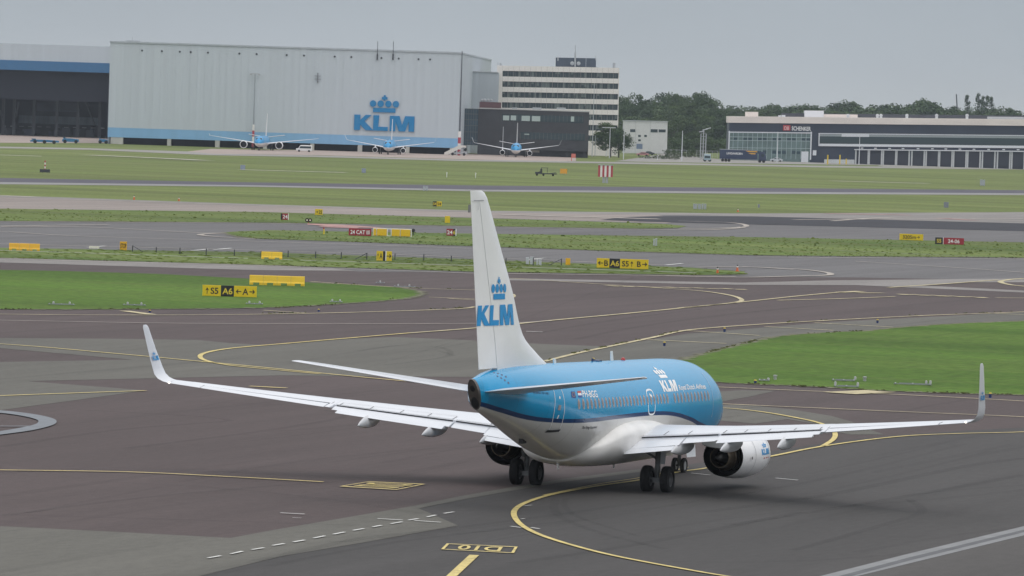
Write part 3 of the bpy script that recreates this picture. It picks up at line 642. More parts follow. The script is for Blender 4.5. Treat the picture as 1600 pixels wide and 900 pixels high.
    # static-discharge side: flap track fairings
    for Y, at, zt in ((4.15, 19.05, 1.86), (6.45, 19.75, 2.08), (9.05, 20.4, 2.37)):
        mb = MB(); rr = []; L_ = 3.3 if Y < 8 else 2.7
        for k in range(13):
            t = k/12; a = at-L_+L_*t; r = max(.012, (math.sin(math.pi*min(1, t*1.0+.0)**.8))**.75)*(1 if Y > 5 else 1.05)
            zc = WZ(Y)-.34+.02*t-(.30*max(0, t-.5)/.5)**1.0*(1.0) if True else 0
            zc = (WZ(Y)-.36)*(1-t**2)+(zt)*(t**2)
            rr.append([pl(a, sgn*(Y)+.17*r*math.cos(2*math.pi*i/16), zc+.29*r*math.sin(2*math.pi*i/16)) for i in range(16)])
        mb.loft(rr); mb.build('flap_track_fairing', mat('fairing_paint', (.55, .56, .58), .4, coat=.2), wing)
    # engine
    ey, ez = 4.83, 1.43
    mb = MB(); ec = pl(0, sgn*ey, ez); ec = (ec[0], ec[1], ec[2])
    prof = [(-9.80, .80), (-9.72, .86), (-9.78, .93), (-9.95, .985), (-10.3, 1.03), (-10.9, 1.06), (-11.6, 1.065), (-12.3, 1.03), (-13.0, .965), (-13.55, .895), (-13.7, .87)]
    mb.lathe([(a, r) for a, r in prof], ec, 'x', 48, 0, .06)
    eng = mb.build('engine', [WHITE], plane)
    mb = MB(); mb.lathe([(-9.69, .84), (-9.67, .875), (-9.74, .93), (-9.9, .975)], ec, 'x', 48, 0, .06); mb.build('intake_lip', mat('polished_lip', (.7, .7, .72), .2, metal=.9), eng)
    mb = MB(); mb.lathe([(-10.4, .82), (-10.45, .3), (-10.1, .15), (-9.95, .0)], ec, 'x', 32); mb.lathe([(-9.8, .80), (-10.4, .82)], ec, 'x', 32); mb.build('fan', DARKM, eng)
    mb = MB(); mb.lathe([(-13.7, .868), (-13.7, .845), (-13.2, .855), (-12.5, .86), (-12.5, .60)], ec, 'x', 40, 0, .06); mb.build('bypass_duct', BLACK, eng)
    mb = MB(); mb.lathe([(-12.5, .60), (-13.25, .60), (-13.28, .57), (-13.6, .55), (-13.62, .52), (-13.95, .48), (-14.25, .42), (-14.25, .39), (-13.9, .40), (-13.4, .40)], ec, 'x', 40); mb.build('exhaust_nozzle', BRONZE, eng)
    mb = MB(); mb.lathe([(-13.4, .40), (-13.4, .3), (-13.9, .27), (-14.3, .2), (-14.7, .07), (-14.75, 0)], ec, 'x', 28); mb.build('exhaust_plug', DARKM, eng)
    mb = MB(); rr = []
    for a, zb, zt, hwd in ((10.9, 2.40, 2.50, .04), (11.6, 2.3, 2.62, .16), (12.6, 2.2, WZ(4.8)+.14, .2), (13.6, 2.0, WZ(4.8)+.1, .2), (14.6, 1.85, WZ(4.8)-.02, .17), (15.8, 1.95, WZ(4.8)-.1, .1), (16.8, 2.1, WZ(4.8)-.15, .02)):
        rr.append([pl(a, sgn*ey-hwd, zb), pl(a, sgn*ey+hwd, zb), pl(a, sgn*ey+hwd*.9, zt), pl(a, sgn*ey-hwd*.9, zt)])
    mb.loft(rr, 0, False); mb.build('pylon', WHITE, eng)
    # engine lettering on the outer (starboard) side
    if sgn == 1:
        def efn(a0, a1, t0, t1):
            def fn(u, v):
                a = a0+(a1-a0)*u; th = R(t0+(t1-t0)*v); rr_ = pch(-(-a), [9.95, 10.3, 10.9, 11.6, 12.3], [.985, 1.03, 1.06, 1.065, 1.03])+.006
                return pl(a, ey+rr_*math.cos(th), ez+rr_*math.sin(th)*(1 if th > 0 else .94))
            return fn
        mapped('lettering', KLM, efn(11.55, 10.4, 1, 15), KBLUE, eng, ((0, 1, 5), (0, 1, 4)))
        mapped('emblem', CROWN, efn(11.3, 10.65, 18, 30), KBLUE, eng, ((0, 1, 3), (0, 1, 4)))
        for q in (.15, .5, .85): mapped('warning_mark', [circle(q, .5, .1, .35, 8)], efn(11.3, 10.4, -9, -4), mat('red_mark', (.45, .06, .03), .5), eng)
        mapped('drain_port', [circle(.5, .5, .5, .5, 12)], efn(12.95, 12.8, -6, 2), BLACK, eng)
        mapped('cowl_joint', [[(0, 0), (1, 0), (1, 1), (0, 1)]], efn(12.33, 12.3, -70, 80), LINEG, eng, ((0, 1, 1), (0, 1, 16)))
        mapped('cowl_joint', [[(0, 0), (1, 0), (1, 1), (0, 1)]], efn(10.34, 10.31, -70, 80), LINEG, eng, ((0, 1, 1), (0, 1, 16)))
    # main gear
    gy = sgn*2.86
    mb = MB(); mb.tube(pl(16.6, gy, .56), pl(16.55, gy, 1.3), .075, n=12); mb.tube(pl(16.55, gy, 1.2), pl(16.4, gy, 2.15), .13, n=14)
    mb.tube(pl(16.6, gy-.42, .56), pl(16.6, gy+.42, .56), .07, n=12); mb.tube(pl(16.5, gy, 1.35), pl(16.4, gy-sgn*1.2, 2.0), .05, n=8)
    mb.tube(pl(16.78, gy, .75), pl(16.95, gy, 1.0), .035, n=6); mb.tube(pl(16.95, gy, 1.0), pl(16.7, gy, 1.3), .035, n=6)
    mb.tube(pl(16.5, gy, 1.4), pl(15.4, gy+sgn*.1, 2.05), .045, n=8)
    for dy in (-.07, .1): mb.tube(pl(16.66, gy+dy, .6), pl(16.6, gy+dy*1.5, 1.9), .014, n=5)
    mb.box(*sorted((XO-16.45, XO-16.75)), -gy-.16, -gy+.16, .42, .6)
    gear = mb.build('main_landing_gear', STEEL, plane)
    for s2 in (-.43, .43):
        mb = MB(); tw = .2
        mb.lathe([(-.13, .28), (-.19, .34), (-tw, .44), (-.165, .53), (-.1, .557), (-.03, .56), (-.025, .548), (.025, .548), (.03, .56), (.1, .557), (.165, .53), (tw, .44), (.19, .34), (.13, .28)], pl(16.6, gy+s2, .56), 'y', 40)
        whl = mb.build('wheel', TYRE, gear)
        mb = MB(); mb.lathe([(-.12, .0), (-.12, .1), (-.06, .12), (-.06, .2), (-.15, .27), (-.15, .3), (.15, .3), (.15, .27), (.06, .2), (.06, .12), (.12, .1), (.12, 0)], pl(16.6, gy+s2, .56), 'y', 28)
        mb.build('rim', mat('dark_rim', (.12, .12, .125), .5, metal=.3), whl)
    mb = MB(); mb.prism([pl(16.1, gy+sgn*.16, 1.15), pl(16.75, gy+sgn*.16, 1.2), pl(16.75, gy+sgn*.2, 2.1), pl(16.0, gy+sgn*.2, 2.1)], (0, .02, 0)); mb.build('gear_door', WUND, gear)
# big gear leg door of starboard visible behind: nose gear
mb = MB(); mb.tube(pl(4.0, 0, .34), pl(3.9, 0, 1.5), .06, n=12); mb.tube(pl(4.0, -.26, .34), pl(4.0, .26, .34), .04, n=10)
mb.tube(pl(4.0, 0, .9), pl(2.9, 0, 1.5), .035, n=8); mb.tube(pl(4.15, 0, .5), pl(4.25, 0, .75), .025, n=6); mb.tube(pl(4.25, 0, .75), pl(4.0, 0, .95), .025, n=6)
ng = mb.build('nose_landing_gear', STEEL, plane)
for s2 in (-.2, .2):
    mb = MB(); mb.lathe([(-.06, .19), (-.09, .24), (-.095, .29), (-.07, .33), (0, .342), (.07, .33), (.095, .29), (.09, .24), (.06, .19)], pl(4, s2, .342), 'y', 30); wl_ = mb.build('wheel', TYRE, ng)
    mb = MB(); mb.lathe([(-.06, 0), (-.06, .2), (.06, .2), (.06, 0)], pl(4, s2, .342), 'y', 20); mb.build('rim', RIM, wl_)
for s2 in (-.42, .42):
    mb = MB(); mb.prism([pl(3.1, s2, 1.25), pl(4.7, s2, 1.2), pl(4.6, s2*1.25, .75), pl(3.3, s2*1.25, .72)], (0, .02, 0)); mb.build('gear_door', WHITE, ng)

# fin, dorsal, rudder
def naca(x): x = min(max(x, 0), 1); return 2*(1.4845*math.sqrt(x)-.63*x-1.758*x*x+1.4215*x**3-.5075*x**4)+.02*x
def finsec(le, te, z, tk, cut=1.0, start=0.0):
    c = te-le; xs = [start+(cut-start)*q for q in (0, .005, .02, .05, .09, .14, .2, .27, .35, .43, .52, .6, .7, .8, .9, 1)]
    tt = naca
    up = [pl(le+x*c, tt(x)*tk*c*.5, z) for x in xs]; lo = [pl(le+x*c, -tt(x)*tk*c*.5, z) for x in xs]
    return up+lo[::-1]
FL = [(5.0, 22.3), (5.37, 23.0), (5.75, 24.1), (6.12, 25.1), (6.4, 25.85), (6.75, 26.45), (7.4, 27.05), (8.36, 27.75), (10.29, 29.5), (11.6, 30.68), (12.088, 31.143), (12.092, 31.147), (12.2, 31.25), (12.42, 31.6), (12.5, 31.95)]
_fz = [q[0] for q in FL]; _fl = [q[1] for q in FL]
FL = sorted(set([(round(z, 3), pch(z, _fz, _fl)) for z in [5.0+.25*k for k in range(28)]]+[q for q in FL if q[0] > 12.05]))
def fte(z): return 31.5+(z-5.26)*(33.25-31.5)/(12.5-5.26)
def ftk(z): return .085 if z > 6.6 else .085-.035*(6.6-z)/1.6
def hinge(z): return .0
mb = MB(); mb.loft([finsec(le, fte(z), z, ftk(z), (29.6+(z-5.26)*.397-le-.0)/(fte(z)-le)) for z, le in FL if z < 12.0905]); 
mb.loft([finsec(le, fte(z), z, ftk(z)) for z, le in FL if z > 12.0905]); fin = mb.build('fin', WHITE, plane)
mb = MB(); mb.loft([finsec(le, fte(z), z, ftk(z), 1, (29.62+(z-5.26)*.397-le)/(fte(z)-le)) for z, le in FL if 5.3 < z < 12.0905] ); 
rud = mb.build('rudder', WHITE, fin); 
mb = MB()
for z0 in [5.4+i*.6 for i in range(11)]:
    z1 = z0+.6
    for z_ in ((z0, z1),):
        A_ = 29.6+(z0-5.26)*.397; B_ = 29.6+(z1-5.26)*.397
        le0 = [l for z, l in FL][0]
        def half(z, a):
            le = pch(z, [q[0] for q in FL], [q[1] for q in FL]); x = (a-le)/(fte(z)-le)
            return naca(x)*ftk(z)*(fte(z)-le)*.5
        if z1 < 12.15:
            mb.add([pl(A_-.008, half(z0, A_)+.006, z0), pl(B_-.008, half(z1, B_)+.006, z1), pl(B_+.008, half(z1, B_)+.006, z1), pl(A_+.008, half(z0, A_)+.006, z0)], [(0, 1, 2, 3)])
mb.add([pl(31.9, .11, 12.1), pl(33.0, .07, 12.1), pl(33.0, .07, 12.13), pl(31.9, .11, 12.13)], [(0, 1, 2, 3)])
mb.add([pl(32.55, .1, 12.1), pl(32.58, .1, 12.1), pl(32.5, .1, 11.75), pl(32.47, .1, 11.75)], [(0, 1, 2, 3)])
mb.build('panel_joint', LINEG, fin)
def atY(px, py, Y):
    r = ray(px, py); t = (-Y-CAM.y)/r.y; p = CAM+r*t; return -p.x, p.z
def fin_map(quad, Y=.24):
    q = [atY(x, y, .1) for x, y in quad]; bl, br, tr, tl = [Vector((a, 0, z)) for a, z in q]
    f = quad_fn(bl, br, tr, tl)
    def fn(u, v):
        p = f(u, v); a, z = p.x, p.z; return pl(a, half(z, a)+.022, z)
    return fn
mapped('lettering', KLM, fin_map([(747.5, 509.8), (798, 507), (796.8, 474.8), (749.3, 478)]), KBLUE, fin, ((0, 1, 10), (0, 1, 6)))
mapped('emblem', CROWN, fin_map([(766.2, 468.6), (787.6, 467.5), (787, 432), (766, 433)]), KBLUE, fin, ((0, 1, 6), (0, 1, 6)))
mb = MB(); mb.box(XO-33.35, XO-33.2, -.03, .03, 11.65, 11.95); mb.build('tail_light', mat('grey_plastic', (.2, .2, .2), .5), fin)

# tailplane
for sgn in (1, -1):
    mb = MB(); rr = []
    for Y, le, te in ((.25, 28.1, 31.75), (.8, 28.5, 31.95), (3.5, 30.05, 32.5), (6.6, 31.85, 33.15), (7.1, 32.2, 33.3), (7.17, 32.6, 33.3)):
        rr.append(afsec(le, te, 4.70+(Y-.7)*.135-.032*(te-le), .08, sgn, Y, 1, 0, -.053))
    mb.loft(rr); st_ = mb.build('tailplane', [WINGM], plane)
    mb = MB()
    mb.add([pl(30.9, sgn*1.0, 4.85), pl(32.55, sgn*6.6, 5.55), pl(32.62, sgn*6.6, 5.55), pl(31.0, sgn*1.0, 4.85)], [(0, 1, 2, 3)])
    mb.build('panel_joint', LINEG, st_)

# cabin windows on the starboard side
WINF = mat('window_frame', (.42, .37, .36), .4, metal=.2); WING_ = mat('window_pane', (.20, .165, .16), .3)
wl_list = []
n1 = 26
for i in range(n1): wl_list.append(24.02-(24.02-12.15)*i/(n1-1))
for i in range(11): wl_list.append(11.1-(11.1-6.05)*i/10)
for a in wl_list:
    zc = 3.60+.02*(a-8)
    def wf(u, v, a=a, zc=zc): return on_fus(a-(u-.5)*.25, th_of_z(a, zc+(v-.5)*.44), .006)
    def wp(u, v, a=a, zc=zc): return on_fus(a-(u-.5)*.13, th_of_z(a, zc+(v-.5)*.27), .010)
    sh = circle(.5, .5, .5, .5, 12)
    mb = MB(); vs_, fs_ = flat_shapes([sh]); mb.add([wf(u, v) for u, v in vs_], fs_, 0); mb.add([wp(u, v) for u, v in vs_], fs_, 1)
    mb.build('window', [WINF, WING_], plane, fixn=False)
def fus_strip(pts, wd, off=.007):
    """thin painted outline along (aft, z) points on the starboard skin"""
    mb = MB(); P = smooth(pts, 4); n = len(P); V = []
    for i, (a, z) in enumerate(P):
        a0, z0 = P[max(i-1, 0)]; a1, z1 = P[min(i+1, n-1)]; dx, dz = a1-a0, z1-z0; l_ = math.hypot(dx, dz) or 1; nx, nz = -dz/l_*wd/2, dx/l_*wd/2
        V.append(on_fus(a+nx, th_of_z(a+nx, z+nz), off)); V.append(on_fus(a-nx, th_of_z(a-nx, z-nz), off))
    mb.add(V, [(2*i, 2*i+1, 2*i+3, 2*i+2) for i in range(n-1)]); return mb
DW = LETW
door = fus_strip([(26.3, 4.72), (26.32, 4.2), (26.3, 3.8), (26.15, 3.4), (25.85, 2.94)], .035).build('door', DW, plane, fixn=False)
fus_strip([(25.55, 4.72), (25.5, 4.3), (25.45, 3.9), (25.35, 3.45), (25.15, 2.94)], .035).build('door_edge', DW, door, fixn=False)
fus_strip([(26.0, 2.90), (25.6, 2.89), (25.1, 2.90)], .1, .03).build('door_sill', LINEB, door, fixn=False)
fus_strip([(25.9, 3.75), (25.88, 3.95)], .22, .012).build('door_handle', mat('handle_mark', (.3, .25, .25), .5), door, fixn=False)
fus_strip([(25.9, 4.2), (25.88, 4.3)], .1, .012).build('door_mark', LETW, door, fixn=False)
fus_strip([(25.82, 3.4), (25.82, 3.55)], .1, .012).build('door_mark', LETW, door, fixn=False)
ex = fus_strip([(14.75, 3.12), (14.98, 3.3), (14.98, 3.95), (14.8, 4.12), (14.25, 4.12), (14.05, 3.95), (14.05, 3.3), (14.25, 3.12), (14.75, 3.12)], .07).build('overwing_exit', DW, plane, fixn=False)
fus_strip([(14.6, 3.95), (14.3, 3.85)], .1).build('exit_handle', DW, ex, fixn=False)
fus_strip([(5.35, 4.5), (5.3, 3.9), (5.35, 3.2), (5.35, 2.6)], .03).build('door', mat('door_trim', (.5, .58, .66), .4), plane, fixn=False)
def fus_map(bl, br, tr, tl, off=.007):
    bl, br, tr, tl = [Vector((a, z, 0)) for a, z in (bl, br, tr, tl)]; f = quad_fn(bl, br, tr, tl)
    def fn(u, v): p = f(u, v); return on_fus(p.x, R(p.y), off)
    return fn
# lettering (aft, angle on the skin in degrees)
mapped('lettering', KLM, fus_map((12.45, 20.7), (10.42, 20.7), (10.2, 36.2), (12.5, 36.2)), LETW, plane, ((0, 1, 6), (0, 1, 8)))
mapped('emblem', CROWN, fus_map((12.15, 39.5), (10.75, 39.5), (10.75, 60), (12.15, 60)), LETW, plane, ((0, 1, 4), (0, 1, 8)))
def ftext(txt, q, m, name='lettering'):
    v, f, _ = text_polys(txt); return mapped(name, [('mesh', v, f)], fus_map(*q), m, plane, ((0, 1, 6), (0, 1, 3)))
ftext('Royal Dutch Airlines', ((10.2, 19.6), (6.15, 19.6), (6.1, 28.6), (10.05, 28.6)), LETW)
ftext('PH-BGG', ((23.5, 16.4), (21.65, 18.4), (21.62, 27.5), (23.42, 25.6)), LETW, 'registration')
ftext('BOEING 737-700', ((28.15, 8.5), (26.85, 10.5), (26.85, 14), (28.15, 12)), LETD)
ftext('The Flying Dutchman', ((23.3, -25.5), (21.7, -19.5), (21.7, -15.5), (23.3, -20.5)), mat('grey_lettering', (.09, .09, .1), .5))
ftext('KLM ASIA', ((7.4, -1), (6.6, -1), (6.6, 2), (7.4, 2)), LETW) if False else None
fl = mapped('flag', [[(0, 0), (1, 0), (1, 1), (0, 1)]], fus_map((24.72, 12.3), (24.28, 13), (24.2, 22.5), (24.62, 21.6)), mat('eu_blue', (.01, .03, .22), .5), plane, ((0, 1, 2), (0, 1, 3)))
mb = MB(); q_ = fus_map((24.72, 12.3), (24.28, 13), (24.2, 22.5), (24.62, 21.6), .012)
for k in range(12):
    t = 2*math.pi*k/12; c = (.5+.33*math.cos(t), .5+.33*math.sin(t)); pts = circle(c[0], c[1], .06, .06, 5); mb.add([q_(*p) for p in pts], [(0, 1, 2, 3, 4)])
mb.build('star', mat('flag_yellow', (.6, .45, .05), .5), fl, fixn=False)
NLQ = ((24.0, 14.6), (23.6, 15.5), (23.52, 24.8), (23.92, 23.8))
mb = MB(); f = fus_map(*NLQ)
for k, (a, b) in enumerate(((0, .33), (.33, .67), (.67, 1))):
    mb.add([f(0, a), f(1, a), f(1, b), f(0, b)], [(0, 1, 2, 3)], k)
mb.build('flag', [mat('flag_blue', (.02, .06, .3), .5), LETW, mat('flag_red', (.5, .05, .03), .5)], plane, fixn=False)
# roof aerials, beacon, vents, tail skid, drain mast
def blade(a, z1, w0, w1, name='aerial', m=None):
    hw, zt, zb = FS(a); mb = MB()
    mb.prism([pl(a-w0/2, -.02, zt-.05), pl(a+w0/2, -.02, zt-.05), pl(a+w1, -.02, z1), pl(a, -.02, z1)], (0, -.04, 0)); mb.build(name, m or WHITE, plane)
blade(14.3, 5.68, .34, .22); blade(22.0, 5.62, .3, .26)
mb = MB(); mb.box(XO-17.05, XO-16.95, -.03, .03, FS(17)[1]-.03, FS(17)[1]+.13); mb.box(XO-16.6, XO-16.0, -.1, .1, FS(16.3)[1]-.03, FS(16.3)[1]+.05); mb.build('roof_fitting', NAVY, plane)
mb = MB(); mb.lathe([(0, .1), (.06, .1), (.12, .06), (.14, 0)], (XO-12.75, 0, FS(12.75)[1]-.02), 'z', 12); mb.build('beacon', mat('red_lens', (.4, .03, .03), .3), plane)
for k, (px, py) in enumerate(((780.5, 585.5), (785, 587.5), (790.5, 590.5), (795, 593.5))):
    a = 30.35-.17*k; th = R(58-8*k); mb = MB()
    mb.add([on_fus(a+.06, th+.28, .012), on_fus(a-.06, th+.28, .012), on_fus(a-.06+.12, th-.12, .012), on_fus(a+.06+.12, th-.12, .012)], [(0, 1, 2, 3)]); mb.build('vent', NAVY, plane, fixn=False)
mb = MB(); mb.box(XO-26.1, XO-25.6, -.08, .08, FS(25.8)[2]-.12, FS(25.8)[2]+.1); mb.build('tail_skid', DARKM, plane)
mb = MB(); mb.prism([pl(21.2, -.02, 1.35), pl(20.95, -.02, 1.35), pl(20.95, -.02, 1.05), pl(21.1, -.02, 1.05)], (0, .04, 0)); mb.build('drain_mast', WHITE, plane)
mb = MB(); mb.prism([pl(14.6, .3, 1.1), pl(14.3, .3, 1.1), pl(14.4, .3, .78), pl(14.52, .3, .78)], (0, .04, 0)); mb.build('aerial', WHITE, plane)
#@@PART2@@

# ================================================================== things on the airfield
def place(px, yb, z=0.0):
    p = G(px, yb, z); s = F/depth_of(p); return p, s           # ground point, photo pixels per metre
STEEL2 = mat('galvanised_steel', (.42, .44, .46), .5, metal=.2, var=.1, scale=2)
SIGNY = mat('sign_yellow', (.72, .52, .01), .45, var=.04, scale=1)
SIGNK = mat('sign_black', (.015, .015, .018), .45)
SIGNR = mat('sign_red', (.32, .02, .035), .45, var=.05, scale=1)
LETB = mat('black_lettering', (.02, .02, .02), .5)
LETY = mat('yellow_lettering', (.72, .55, .05), .5)
FRAME = mat('sign_frame', (.10, .09, .06), .6)
def arrow(kind):
    a = [(0, .42), (.6, .42), (.6, .2), (1, .5), (.6, .8), (.6, .58), (0, .58)]
    a = [(0, .43), (.7, .43), (.5, .2), (.62, .14), (1, .5), (.62, .86), (.5, .8), (.7, .57), (0, .57)]
    if kind == '>': return a
    if kind == '<': return [(1-x, y) for x, y in a]
    return [((y-.5)*.95+.5, x) for x, y in a]
def glyphs(s):
    """layout a string with < > ^ arrows into unit-height shapes; returns shapes, width"""
    x = 0; out = []
    for part in __import__('re').findall(r'[<>^]|[^<>^]+', s):
        if part in '<>^':
            wd = .95 if part != '^' else .7
            out.append([(x+u*wd, v) for u, v in arrow(part)]); x += wd+.2
        else:
            v, f, asp = text_polys(part); wd = asp*1.0
            out.append(('mesh', [(x+u*wd, t) for u, t in v], f)); x += wd+.2
    return out, x-.2
def sign(x0, x1, yt, yb, panels, label, cat='sign', group=None, legs=True, name='taxiway_sign', thick=.22, yg=None, ang=0, back=None):
    """panels: (fraction, face material, text, letter material); x in photo pixels"""
    xc = (x0+x1)/2; p, s = place(xc, yg or yb+1.5); W = (x1-x0)/s; z0 = ((yg or yb+1.5)-yb)/s; z1 = z0+(yb-yt)/s
    t = thing(name, label, cat, p, facing(p)+ang, group)
    u = -W/2
    for fr, m, txt, lm in panels:
        w_ = fr*W; mb = MB(); g = .02*W/len(panels)*.3
        mb.box(u+g, u+w_-g, 0, thick, z0, z1); mb.box(u, u+w_, .02, thick-.02, z0-.03, z0); mb.box(u, u+w_, .02, thick-.02, z1, z1+.03)
        pn = mb.build('sign_panel', m, t)
        if txt:
            sh, wd = glyphs(txt); hh = (z1-z0)*.62; k = min(hh, w_*.84/wd); kx = k
            cx = u+w_/2; cz = (z0+z1)/2
            vs, fs = flat_shapes(sh); mb = MB(); mb.add([(cx+(a-wd/2)*kx, -.012, cz+(b-.5)*hh) for a, b in vs], fs); mb.build('lettering', lm, pn, fixn=False)
        u += w_
    if legs:
        mb = MB()
        for k in range(max(2, int(W/1.2))):
            n_ = max(2, int(W/1.2)); lx = -W/2+W*(k+.5)/n_
            mb = MB(); mb.box(lx-.035, lx+.035, thick/2-.035, thick/2+.035, 0, z0-.03); mb.build('leg', STEEL2, t)
    return t
sign(316, 401, 447, 463, [(.34, SIGNY, '^S5', LETB), (.24, SIGNK, 'A6', LETY), (.42, SIGNY, '<A>', LETB)], 'yellow and black taxiway sign reading S5, A6 and A with arrows, on the left lawn')
sign(932, 1013, 405, 419, [(.245, SIGNY, '<B', LETB), (.205, SIGNK, 'A6', LETY), (.305, SIGNY, 'S5^', LETB), (.245, SIGNY, 'B>', LETB)], 'long yellow and black taxiway sign reading B, A6, S5, B on the middle verge')
sign(544.5, 580, 357.5, 368, [(1, SIGNR, '24 CAT III', LETW)], 'dark red holding sign reading 24 CAT III beside the yellow boards', thick=.3)
sign(1405, 1442.5, 366, 375, [(1, SIGNY, '3205m >', LETB)], 'yellow distance sign reading 3205m with an arrow')
sign(1461, 1506, 372, 381.5, [(.27, SIGNK, 'S5', LETY), (.02, LETW, '', None), (.71, SIGNR, '24-06', LETW)], 'black and red runway sign reading S5 and 24-06')
sign(438.5, 451, 334, 343, [(.2, SIGNK, '', None), (.7, SIGNR, '24', LETW), (.1, LETW, '', None)], 'small dark red runway sign on the upper verge, left of a yellow one')
sign(492, 504, 327, 335.5, [(1, SIGNY, '>25', LETB)], 'small square yellow sign at the runway edge above the double lamp')
sign(676, 690, 315, 322, [(.45, SIGNK, 'S4', LETY), (.55, SIGNY, 'S4', LETB)], 'small half black half yellow sign in the grass left of the tail fin tip')
sign(695, 703, 338, 348, [(1, SIGNY, '', None)], 'narrow yellow sign seen edge-on left of the tail fin')
sign(697.5, 713, 358, 368, [(.66, SIGNR, '24', LETW), (.24, SIGNK, '6', LETY), (.1, LETW, '', None)], 'small dark red sign reading 24 just left of the tail fin')
sign(588, 612, 393, 407, [(.42, SIGNY, '^A', LETB), (.16, SIGNK, '', None), (.06, LETW, '', None), (.36, SIGNY, '>', LETB)], 'two yellow taxiway signs set close together seen at an angle behind the wire fence', legs=True)
sign(187, 198, 378, 390.5, [(1, mat('sign_orange', (.75, .42, .01), .5), 'STOP', LETB)], 'small upright orange stop board on the left verge', 'board', name='marker_board')
sign(883.5, 891, 404, 413.5, [(1, MATS['sign_orange'], '', None)], 'small orange marker board between the fence end and the long yellow sign', 'board', name='marker_board')
sign(875, 886, 264, 271, [(1, mat('sign_orange_pale', (.75, .36, .04), .5), '', None)], 'small orange board far off in the field beside the trailer frame', 'board', name='marker_board')
# yellow boards beside the red holding sign
p, s = place(613, 370); t = thing('marker_board', 'long row of yellow crash boards in white frames right of the red 24 CAT sign', 'board', p, facing(p))
for a, b in ((583.5, 587.5), (589, 604), (612, 624.5), (626, 641)):
    mb = MB(); mb.box((a-613)/s, (b-613)/s, 0, .12, .1, .8+.1); mb.build('board', mat('board_yellow', (.78, .50, .01), .5), t)
mb = MB(); mb.box(-30/s, 30/s, .13, .2, .88, .98); mb.box(-30/s, 30/s, .13, .2, .02, .12)
for x in (583, 588, 605, 611, 625, 642.5): mb.box((x-613)/s-.05, (x-613)/s+.05, .12, .2, 0, .98)
mb.build('frame', LETW, t)
# yellow water-filled barriers
def barrier(x0, x1, yt, yb, n, label, m, foot=True):
    xc = (x0+x1)/2; p, s = place(xc, yb); W = (x1-x0)/s; H = (yb-yt)/s
    t = thing('water_barrier', label, 'barrier', p, facing(p)); w_ = W/n
    for k in range(n):
        u = -W/2+k*w_; mb = MB()
        prof = [(-.28, .0), (-.28, H*.28), (-.2, H*.45), (-.12, H*.95), (-.08, H), (.08, H), (.12, H*.95), (.2, H*.45), (.28, H*.28), (.28, 0)]
        r = [[(x, y+.3, z) for y, z in prof] for x in (u+.01, u+w_*.28)]; mb.loft(r, 0, False)
        r = [[(x, y+.3, z) for y, z in prof] for x in (u+w_*.72, u+w_-.01)]; mb.loft(r, 0, False)
        up = [(y, z) for y, z in prof if z > H*.2]; r = [[(x, y+.3, max(z, H*.3)) for y, z in prof] for x in (u+w_*.28, u+w_*.72)]; mb.loft(r, 0, False)
        mb.build('barrier_segment', m, t)
YB = mat('barrier_yellow', (.76, .50, .02), .5, var=.05, scale=1); OB = mat('barrier_orange', (.72, .40, .02), .5, var=.06, scale=1)
barrier(389.5, 476, 431, 447, 4, 'long bright yellow barrier on the left lawn behind the S5 A6 sign', YB)
barrier(14, 62, 380.5, 392.5, 3, 'orange yellow barrier at the left edge of the picture', OB)
barrier(408, 441, 393.5, 406, 2, 'short yellow barrier on the verge above the long yellow one', YB)
# white panel lying on verge
p, s = place(147, 389); mb = MB(); mb.box(-8/s, 8/s, 0, .1, .05, 4.5/s); mb.box(-6/s, -5/s, .02, .08, 0, .05); mb.box(5/s, 6/s, .02, .08, 0, .05); o = mb.build('ivory_block', mat('ivory_panel', (.75, .74, .6), .5), None, p, facing(p)); tag(o, 'low ivory white panel between the orange barrier and the stop board', 'panel')
# utility cabinets
def cabinet(parts, yb, label, col=(.42, .45, .49), name='utility_cabinet', group=None):
    xc = (parts[0][0]+parts[-1][1])/2; p, s = place(xc, yb); t = thing(name, label, 'cabinet', p, facing(p), group)
    m = mat('cabinet_%d' % int(col[0]*100), col, .5, var=.06, scale=1)
    for a, b, yt in parts:
        mb = MB(); h = (yb-yt)/s; mb.box((a-xc)/s, (b-xc)/s, 0, .5, .06, h); mb.box((a-xc)/s-.02, (b-xc)/s+.02, -.02, .52, h, h+.03); mb.box((a-xc)/s+.03, (b-xc)/s-.03, .03, .47, 0, .06); c = mb.build('cabinet_body', m, t)
        mb = MB(); mb.box((a-xc)/s+.03, ((a+b)/2-xc)/s-.01, -.012, 0, .1, h-.05); mb.box(((a+b)/2-xc)/s+.01, (b-xc)/s-.03, -.012, 0, .1, h-.05); mb.build('cabinet_door', mat('cabinet_door_%d' % int(col[0]*100), tuple(x*.88 for x in col), .5), c)
cabinet([(821.5, 826.5, 403), (828, 833.5, 402)], 414, 'pair of tall pale cabinets behind the wire fence right of the tail fin', (.6, .63, .66))
cabinet([(838, 840.5, 406), (841.5, 846, 406)], 415, 'pair of lower pale cabinets just right of the tall pair', (.6, .63, .66))
cabinet([(1020.5, 1023, 374), (1024, 1026.5, 373)], 385, 'narrow grey cabinet standing alone in the middle of the long verge', (.5, .53, .57))
cabinet([(1083, 1089, 319), (1090, 1095, 319), (1096, 1099, 318.5), (1100, 1103.5, 318.5)], 327, 'row of four grey cabinets in the grass beyond the runway')
cabinet([(1474.5, 1482, 316)], 324.5, 'single dark grey cabinet in the grass at right beyond the runway', (.25, .27, .31))
cabinet([(1531, 1539, 281)], 290, 'pale blue grey cabinet far right near the far taxiway', (.42, .48, .60))
cabinet([(661, 664, 291), (665, 668.5, 291)], 298, 'pair of grey cabinets beside the far taxiway left of the tail fin', (.48, .5, .56))
